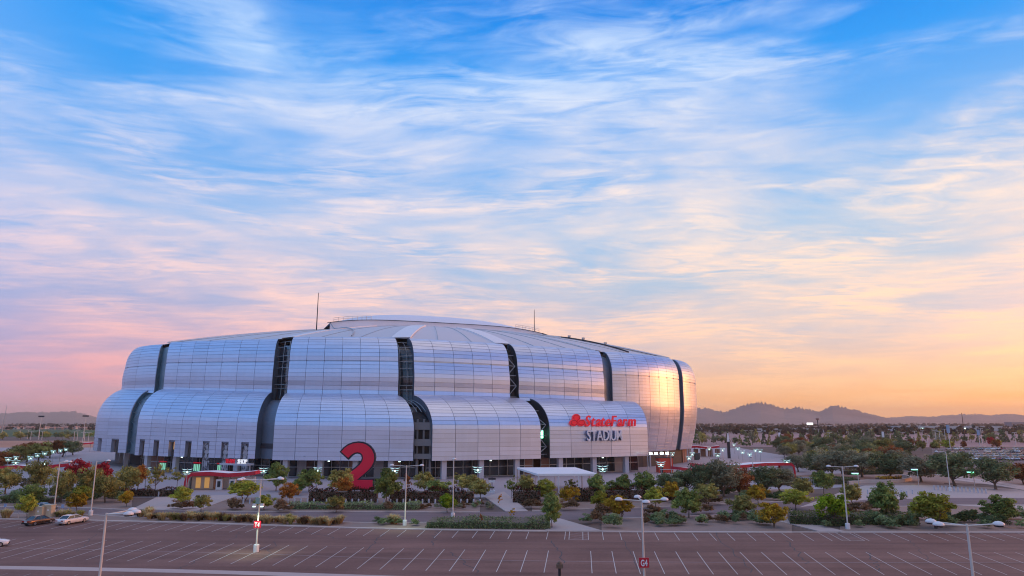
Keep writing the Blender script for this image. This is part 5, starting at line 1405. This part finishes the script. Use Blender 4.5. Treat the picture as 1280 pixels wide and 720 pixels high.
# ================================================================== cars
def car_parts(root, L_=4.7, Wd=1.8, H_=1.42, paint=None, boxy=0.0, two=None):
    hw = Wd / 2
    # body loft: stations along x (rear -> front): (x, half width, z low, z belt)
    S = [(-.5, .80, .42, .70), (-.485, .90, .33, .84), (-.42, .97, .27, .93), (-.25, 1.0, .24, .95), (0, 1.0, .24, .93), (.2, 1.0, .24, .91), (.36, .98, .26, .84), (.46, .93, .30, .72), (.495, .82, .36, .62), (.5, .70, .42, .55)]
    if boxy: S = [(x, min(1, w + .06), zl, zb + (.04 if x > .3 else 0)) for x, w, zl, zb in S]
    rows = []
    for x, w, zl, zb in S:
        w *= hw; rows.append([V(x * L_, -w * .92, zl), V(x * L_, -w, zl + .12), V(x * L_, -w * 1.0, (zl + zb) / 2), V(x * L_, -w * .97, zb - .06), V(x * L_, -w * .90, zb), V(x * L_, 0, zb + .03), V(x * L_, w * .90, zb), V(x * L_, w * .97, zb - .06), V(x * L_, w, (zl + zb) / 2), V(x * L_, w, zl + .12), V(x * L_, w * .92, zl)])
    g = MB().grid(rows); g.quad(*rows[0]); g.quad(*reversed(rows[-1])); body = link('body', g.mesh('body', smooth=True), paint, root)
    # cabin
    C = [(-.36, .80, .93), (-.22, .70, H_ - .04), (-.08, .72, H_), (.06, .70, H_ - .03), (.24, .82, .90)]
    if boxy: C = [(-.34, .84, .93), (-.25, .78, H_ - .05), (-.08, .78, H_), (.05, .77, H_ - .03), (.20, .84, .90)]
    z0 = .86
    lo = [V(x * L_, s * hw * .93, z0 + .04) for s in (-1, 1) for x in ()]
    g = MB(); gl = MB(); base = [(-.37, .90), (-.22, .93), (-.08, .93), (.06, .93), (.25, .90)]
    top = [V(x * L_, 0, z) for x, w, z in C]
    # roof skin
    rr = [[V(C[i][0] * L_, -C[i][1] * hw, C[i][2]), V(C[i][0] * L_, 0, C[i][2] + .03), V(C[i][0] * L_, C[i][1] * hw, C[i][2])] for i in (1, 2, 3)]
    link('roof', MB().grid(rr).mesh('roof', smooth=True), paint, body)
    def pane(nm, pts): link(nm, MB().quad(*pts).mesh(nm), M_CGLASS, body)
    pane('rear_window', [V(C[0][0] * L_, -C[0][1] * hw, .93), V(C[0][0] * L_, C[0][1] * hw, .93), rr[0][2], rr[0][0]])
    pane('windscreen', [V(C[4][0] * L_, C[4][1] * hw, .91), V(C[4][0] * L_, -C[4][1] * hw, .91), rr[2][0], rr[2][2]])
    for s in (-1, 1):
        b = [V(base[i][0] * L_, s * base[i][1] * hw, .91) for i in range(5)]; tp = [rr[0][0 if s < 0 else 2], rr[1][0 if s < 0 else 2], rr[2][0 if s < 0 else 2]]
        pane('side_window', [b[0], b[2], tp[1], tp[0]]); pane('side_window', [b[2], b[4], tp[2], tp[1]])
        gp_ = MB()
        for a, c in ((b[0], tp[0]), (b[2], tp[1]), (b[4], tp[2])): gp_.tube([a, c], .055, 4)
        gp_.tube([tp[0], tp[1], tp[2]], .05, 4); gp_.tube([b[0], b[2], b[4]], .03, 4); link('pillar', gp_.mesh('pillar'), paint, body)
        for xw in (-.30, .30):
            w_ = link('wheel', MB().mesh('wheel') if False else MB().tube([V(xw * L_, s * (hw - .20), .32), V(xw * L_, s * (hw + .015), .32)], .325, 14).mesh('tyre'), M_TYRE, root)
            link('rim', MB().tube([V(xw * L_, s * (hw - .02), .32), V(xw * L_, s * (hw + .03), .32)], .20, 10).mesh('rim'), M_RIM, w_)
        link('tail_light', MB().box((-.492 * L_, s * hw * .62, .72), (.10, hw * .42, .16)).mesh('tail'), M_TAIL, body)
        link('headlight', MB().box((.485 * L_, s * hw * .62, .60), (.12, hw * .36, .14)).mesh('head'), M_HEAD, body)
    link('bumper', MB().box((-.495 * L_, 0, .42), (.14, hw * 1.7, .2)).mesh('bumper'), M_TYRE if not boxy else M_RIM, body)
    link('bumper', MB().box((.49 * L_, 0, .40), (.12, hw * 1.6, .18)).mesh('bumper'), M_TYRE, body)
    link('number_plate', MB().box((-.502 * L_, 0, .66), (.05, .5, .15)).mesh('plate'), M_LET, body)
def car(x, y, rz, paint, label, group=None, L_=4.7, H_=1.42, boxy=0, z=.025):
    p = gp(x, y); t = empty('car', (p.x, p.y, z), label, 'car', group, rz); car_parts(t, L_, 1.8, H_, paint, boxy); return t
def cpaint(n, c, metal=.3): return mat('paint_' + n, c, .28, metal, .02, coat=.6)
dl = (gp(470, 686) - gp(440, 711)).xy; ang = math.atan2(gp(60, 650).y - gp(20, 668).y, 1)
def stall_dir(x, y):
    a = gp(x, y); b_ = (x + (x - vpx(x)) / (y - 528) * 10, y + 10); b = gp(*b_); d = a - b; return math.atan2(d.y, d.x)
PB = cpaint('brown', (.16, .072, .032), .5); PW = cpaint('white', (.62, .60, .60), 0); PS = cpaint('silver', (.35, .37, .42), .7); PWH = cpaint('bright_white', (.75, .74, .74), 0)
car(48, 655.5, stall_dir(48, 655) + R(-14), PB, 'brown sedan parked beside the white sedan', L_=4.9)
car(90, 654.5, stall_dir(90, 654) + R(-14), PW, 'old white boxy sedan with long boot', L_=5.2, boxy=1)
car(53.5, 638.5, R(4), PS, 'silver car driving on the road behind the cabinets', L_=4.6)
car(-15, 684, R(30), PWH, 'white car cut off by the edge of the parking rows', L_=4.6)
car(41, 574, R(30), PWH, 'small white vehicle parked beside the lit lamps', L_=5, H_=1.9)
# distant parked cars right
far_p = [PW, PS, PWH, PS, PW, cpaint('black', (.02, .02, .025), .3), cpaint('red', (.25, .02, .02), .2), cpaint('blue', (.06, .09, .16), .4), cpaint('grey', (.16, .16, .17), .5)]
nm = ['white', 'silver', 'white', 'silver', 'white', 'black', 'red', 'blue', 'grey']
protoc = {}
for k in range(85):
    if rnd.random() < .22: continue
    i = rnd.randrange(9); row_ = k % 5; y = 562.5 + row_ * 3.2 + rnd.uniform(-.2, .2); x = 1186 + (k // 5) * 7.6 + rnd.uniform(-1, 1) + row_ * 2
    p = gp(x, y)
    if nm[i] not in protoc:
        t = empty('car', (0, 0, .03)); car_parts(t, 4.7, 1.85, 1.55, far_p[i]); protoc[nm[i]] = t; new = t
    else: new = copy_tree(protoc[nm[i]])
    new.location = (p.x, p.y, .03); new.rotation_euler.z = R(75) + rnd.choice((0, PI)) + rnd.uniform(-.05, .05); new.scale = (1.15, 1.15, 1.2)
    tag(new, '%s car parked in the crowded lot beyond the dark oaks' % nm[i], 'car', '%s cars in the far lot' % nm[i])

# ================================================================== far town
TOWN = [((.50, .48, .48), 'white'), ((.36, .30, .27), 'tan'), ((.20, .19, .22), 'grey'), ((.42, .26, .22), 'pinkish')]
TM = [mat('town_' + n, c, .8, 0, .1, .05) for c, n in TOWN]; M_RT = mat('tile_roof', (.42, .20, .15), .8); M_WIN = mat('far_window', (.03, .03, .04), .2)
def building(x, ybase, w, d, h, mi, label, group, roof=False, lit=False):
    p = gp(x, ybase); t = empty('building', (p.x, p.y, 0), label, 'building', group)
    link('wall', MB().box((0, d / 2, h / 2), (w, d, h)).mesh('wall'), TM[mi], t)
    if roof:
        g = MB(); e = 1.0; a = [V(-w / 2 - e, -e, h), V(w / 2 + e, -e, h), V(w / 2 + e, d + e, h), V(-w / 2 - e, d + e, h)]; r1, r2 = V(-w / 4, d / 2, h + 2.6), V(w / 4, d / 2, h + 2.6)
        g.quad(a[0], a[1], r2, r1); g.quad(a[2], a[3], r1, r2); g.quad(a[3], a[0], r1); g.quad(a[1], a[2], r2); link('roof', g.mesh('roof'), M_RT, t)
    else: link('roof', MB().box((0, d / 2, h + .2), (w + .6, d + .6, .4)).mesh('roof'), TM[0], t)
    n = max(2, int(w / 14))
    for k in range(n): link('window', MB().box((-w / 2 + w * (k + .5) / n, -.06, h * .45), (w / n * .45, .2, h * .35)).mesh('window'), M_WIN if not (lit and k % 3 == 0) else M_LAMP, t)
for k in range(34):
    x = rnd.uniform(868, 1290); y = rnd.uniform(533.2, 537.5); building(x, y, rnd.uniform(20, 60), rnd.uniform(15, 30), rnd.uniform(4, 8), rnd.choice((0, 1, 2, 3)), 'low flat-roofed warehouse on the distant plain right of the stadium', 'distant warehouses', lit=rnd.random() < .3)
building(1188, 538.5, 210, 40, 9, 0, 'very long white warehouse with lit doors beyond the long tree row', None, lit=True)
building(985, 539.5, 120, 20, 5, 0, 'long low white building beyond the pink lot', None); building(1052, 539.8, 70, 14, 4, 0, 'low white shed beside the dark light tower', None)
for k in range(26):
    x = -10 + k * 5.6 + rnd.uniform(-2, 2); y = rnd.uniform(535.6, 537.2); building(x, y, rnd.uniform(11, 18), 10, rnd.uniform(3.2, 5), rnd.choice((0, 3, 1)), 'small house with tiled roof in the distant row behind the grass field', 'distant houses', True)
# lit billboard, dark light tower, blue-lit box store
p = gp(1013, 538); hh = hgt(1013, 528.2, p.y); t = empty('billboard', (p.x, p.y, 0), 'bright white lit billboard on the distant plain', 'billboard')
link('panel', MB().box((0, 0, hh - 2.3), (13, .6, 4.2)).mesh('panel'), mat('billboard_face', (.8, .8, .8), .5, emit=(1, .98, .95), estr=1.2), t); link('post', MB().tube([V(0, .4, 0), V(0, .4, hh - 2)], .5, 6).mesh('post'), M_DARK, t)
p = gp(1024, 550); hh = hgt(1024, 523, p.y); t = empty('light_tower', (p.x, p.y, 0), 'dark light tower with a round head above the long tree row', 'tower')
link('mast', MB().tube([V(0, 0, 0), V(0, 0, hh)], [.55, .4], 8).mesh('mast'), M_DARK, t); link('head', MB().lathe((0, 0, hh - 1), [(.6, -.6), (1.7, 0), (1.7, .9), (.7, 1.4)], 10).mesh('head'), M_BRICK, t)
p = gp(1206, 548); hh = hgt(1206, 516, p.y); t = empty('radio_mast', (p.x, p.y, 0), 'thin dark mast rising above the long warehouse', 'mast'); link('mast', MB().tube([V(0, 0, 0), V(0, 0, hh)], [.5, .25], 6).mesh('mast'), M_DARK, t); link('base', MB().box((0, 0, .5), (3, 3, 1)).mesh('base'), M_CONC, t)
building(1275, 533.5, 60, 40, 17, 2, 'dark block store with blue-lit sign at the distant horizon', None); p = gp(1277, 533.3); 
t = empty('store_sign', (p.x, p.y - 1, 0), 'blue-lit sign panel on the dark block store', 'sign'); link('panel', MB().box((0, -.6, 11), (22, .5, 8)).mesh('panel'), mat('blue_lit', (.2, .4, .7), .5, emit=(.15, .45, .9), estr=.5), t); link('frame', MB().box((0, -.3, 11), (23, .3, 9)).mesh('frame'), M_DARK, t)
for x, yb, yt, w in ((48, 549.5, 520.5, 5.5), (104, 547.5, 520, 6.5)):
    p = gp(x, yb); hh = hgt(x, yt, p.y); t = empty('field_light', (p.x, p.y, 0), 'tall ball field light mast with a bar of lamps', 'light mast', 'ball field light masts')
    link('mast', MB().tube([V(0, 0, 0), V(0, 0, hh)], [.42, .25], 6).mesh('mast'), M_POLE, t); link('lamp_bar', MB().box((0, 0, hh), (w, .8, 1.4)).mesh('bar'), M_DARK, t)
p = gp(2, 548); hh = hgt(2, 506, p.y); t = empty('radio_mast', (p.x, p.y, 0), 'thin leaning grey mast above the far left trees', 'mast'); link('mast', MB().tube([V(-1, 0, 0), V(.8, 0, hh)], [.5, .15], 6).mesh('mast'), M_STEEL, t); link('base', MB().box((-1, 0, .4), (2, 2, .8)).mesh('base'), M_CONC, t)

# ================================================================== mountains
def ridge(prof, Y0, dep, seed, name, zf=1.0):
    r = random.Random(seed); xs = [prof[0][0] + (prof[-1][0] - prof[0][0]) * i / 260 for i in range(261)]
    from mathutils import noise as mn
    rows = []
    for j in range(27):
        f = j / 26; rowp = []
        for x in xs:
            d = ray(x, interp_y(prof, x)); h = max(0, CAMH + d.z * Y0 / d.y) * zf; X0 = d.x / d.y * Y0
            s = (f / .62) if f < .62 else (1 - (f - .62) / .38)
            rg = mn.ridged_multi_fractal(V(X0 * .0022, f * 3.2, seed), 1.0, 2.1, 5, 1.0, 2.0) if True else 0
            amp = (1 - abs(2 * s - 1)) * .34 + (.06 if s > .9 else 0)
            z = h * (s ** 1.25) * (1 - amp * .5 + amp * .42 * rg * .6)
            if s > .985: z = h * (1 + .05 * mn.noise(V(x * .12, seed, 0)) * 1.6 + .10 * mn.noise(V(x * 1.1, seed, 9)) + .16 * mn.noise(V(x * .45, seed, 4)))
            rowp.append(V(X0 * (1 + (f - .62) * dep / Y0), Y0 + (f - .62) * dep, max(z, -.5) - .3))
        rows.append(rowp)
    return tag(MB().grid(rows).build(name, M_MTN, smooth=False), kind='structure')
ridge([(800, 520), (840, 513), (862, 511), (882, 510), (905, 515.5), (925, 508), (940, 504), (950, 503), (965, 506), (980, 511), (1000, 509.5), (1015, 513), (1025, 514.5), (1040, 507), (1058, 509.5), (1075, 514), (1095, 519), (1112, 524), (1130, 528)], 6000, 2600, 3, 'mountain_range')
ridge([(1080, 526), (1110, 522), (1140, 520), (1160, 521), (1190, 518.5), (1220, 517.5), (1240, 519), (1262, 517), (1285, 519.5), (1340, 517), (1420, 520), (1500, 523)], 8200, 2600, 8, 'mountain_range')
ridge([(-220, 520), (-100, 517), (0, 517), (30, 515), (60, 515.5), (80, 514), (95, 514.5), (110, 519), (130, 523), (190, 526), (240, 529)], 9600, 2600, 12, 'mountain_range')

# ================================================================== haze
m = D.materials.new('haze_air'); m.use_nodes = True; m.node_tree.nodes.clear(); t = NT(m.node_tree)
pv = t.node('ShaderNodeVolumePrincipled', Color=(1.0, .82, .68), Density=8e-5, Anisotropy=.2)
o = t.node('ShaderNodeOutputMaterial'); t.l.new(pv.outputs[0], o.inputs['Volume'])
hz = MB().box((0, 4500, 109), (21000, 12600, 222)).build('haze', m); hz['kind'] = 'stuff'
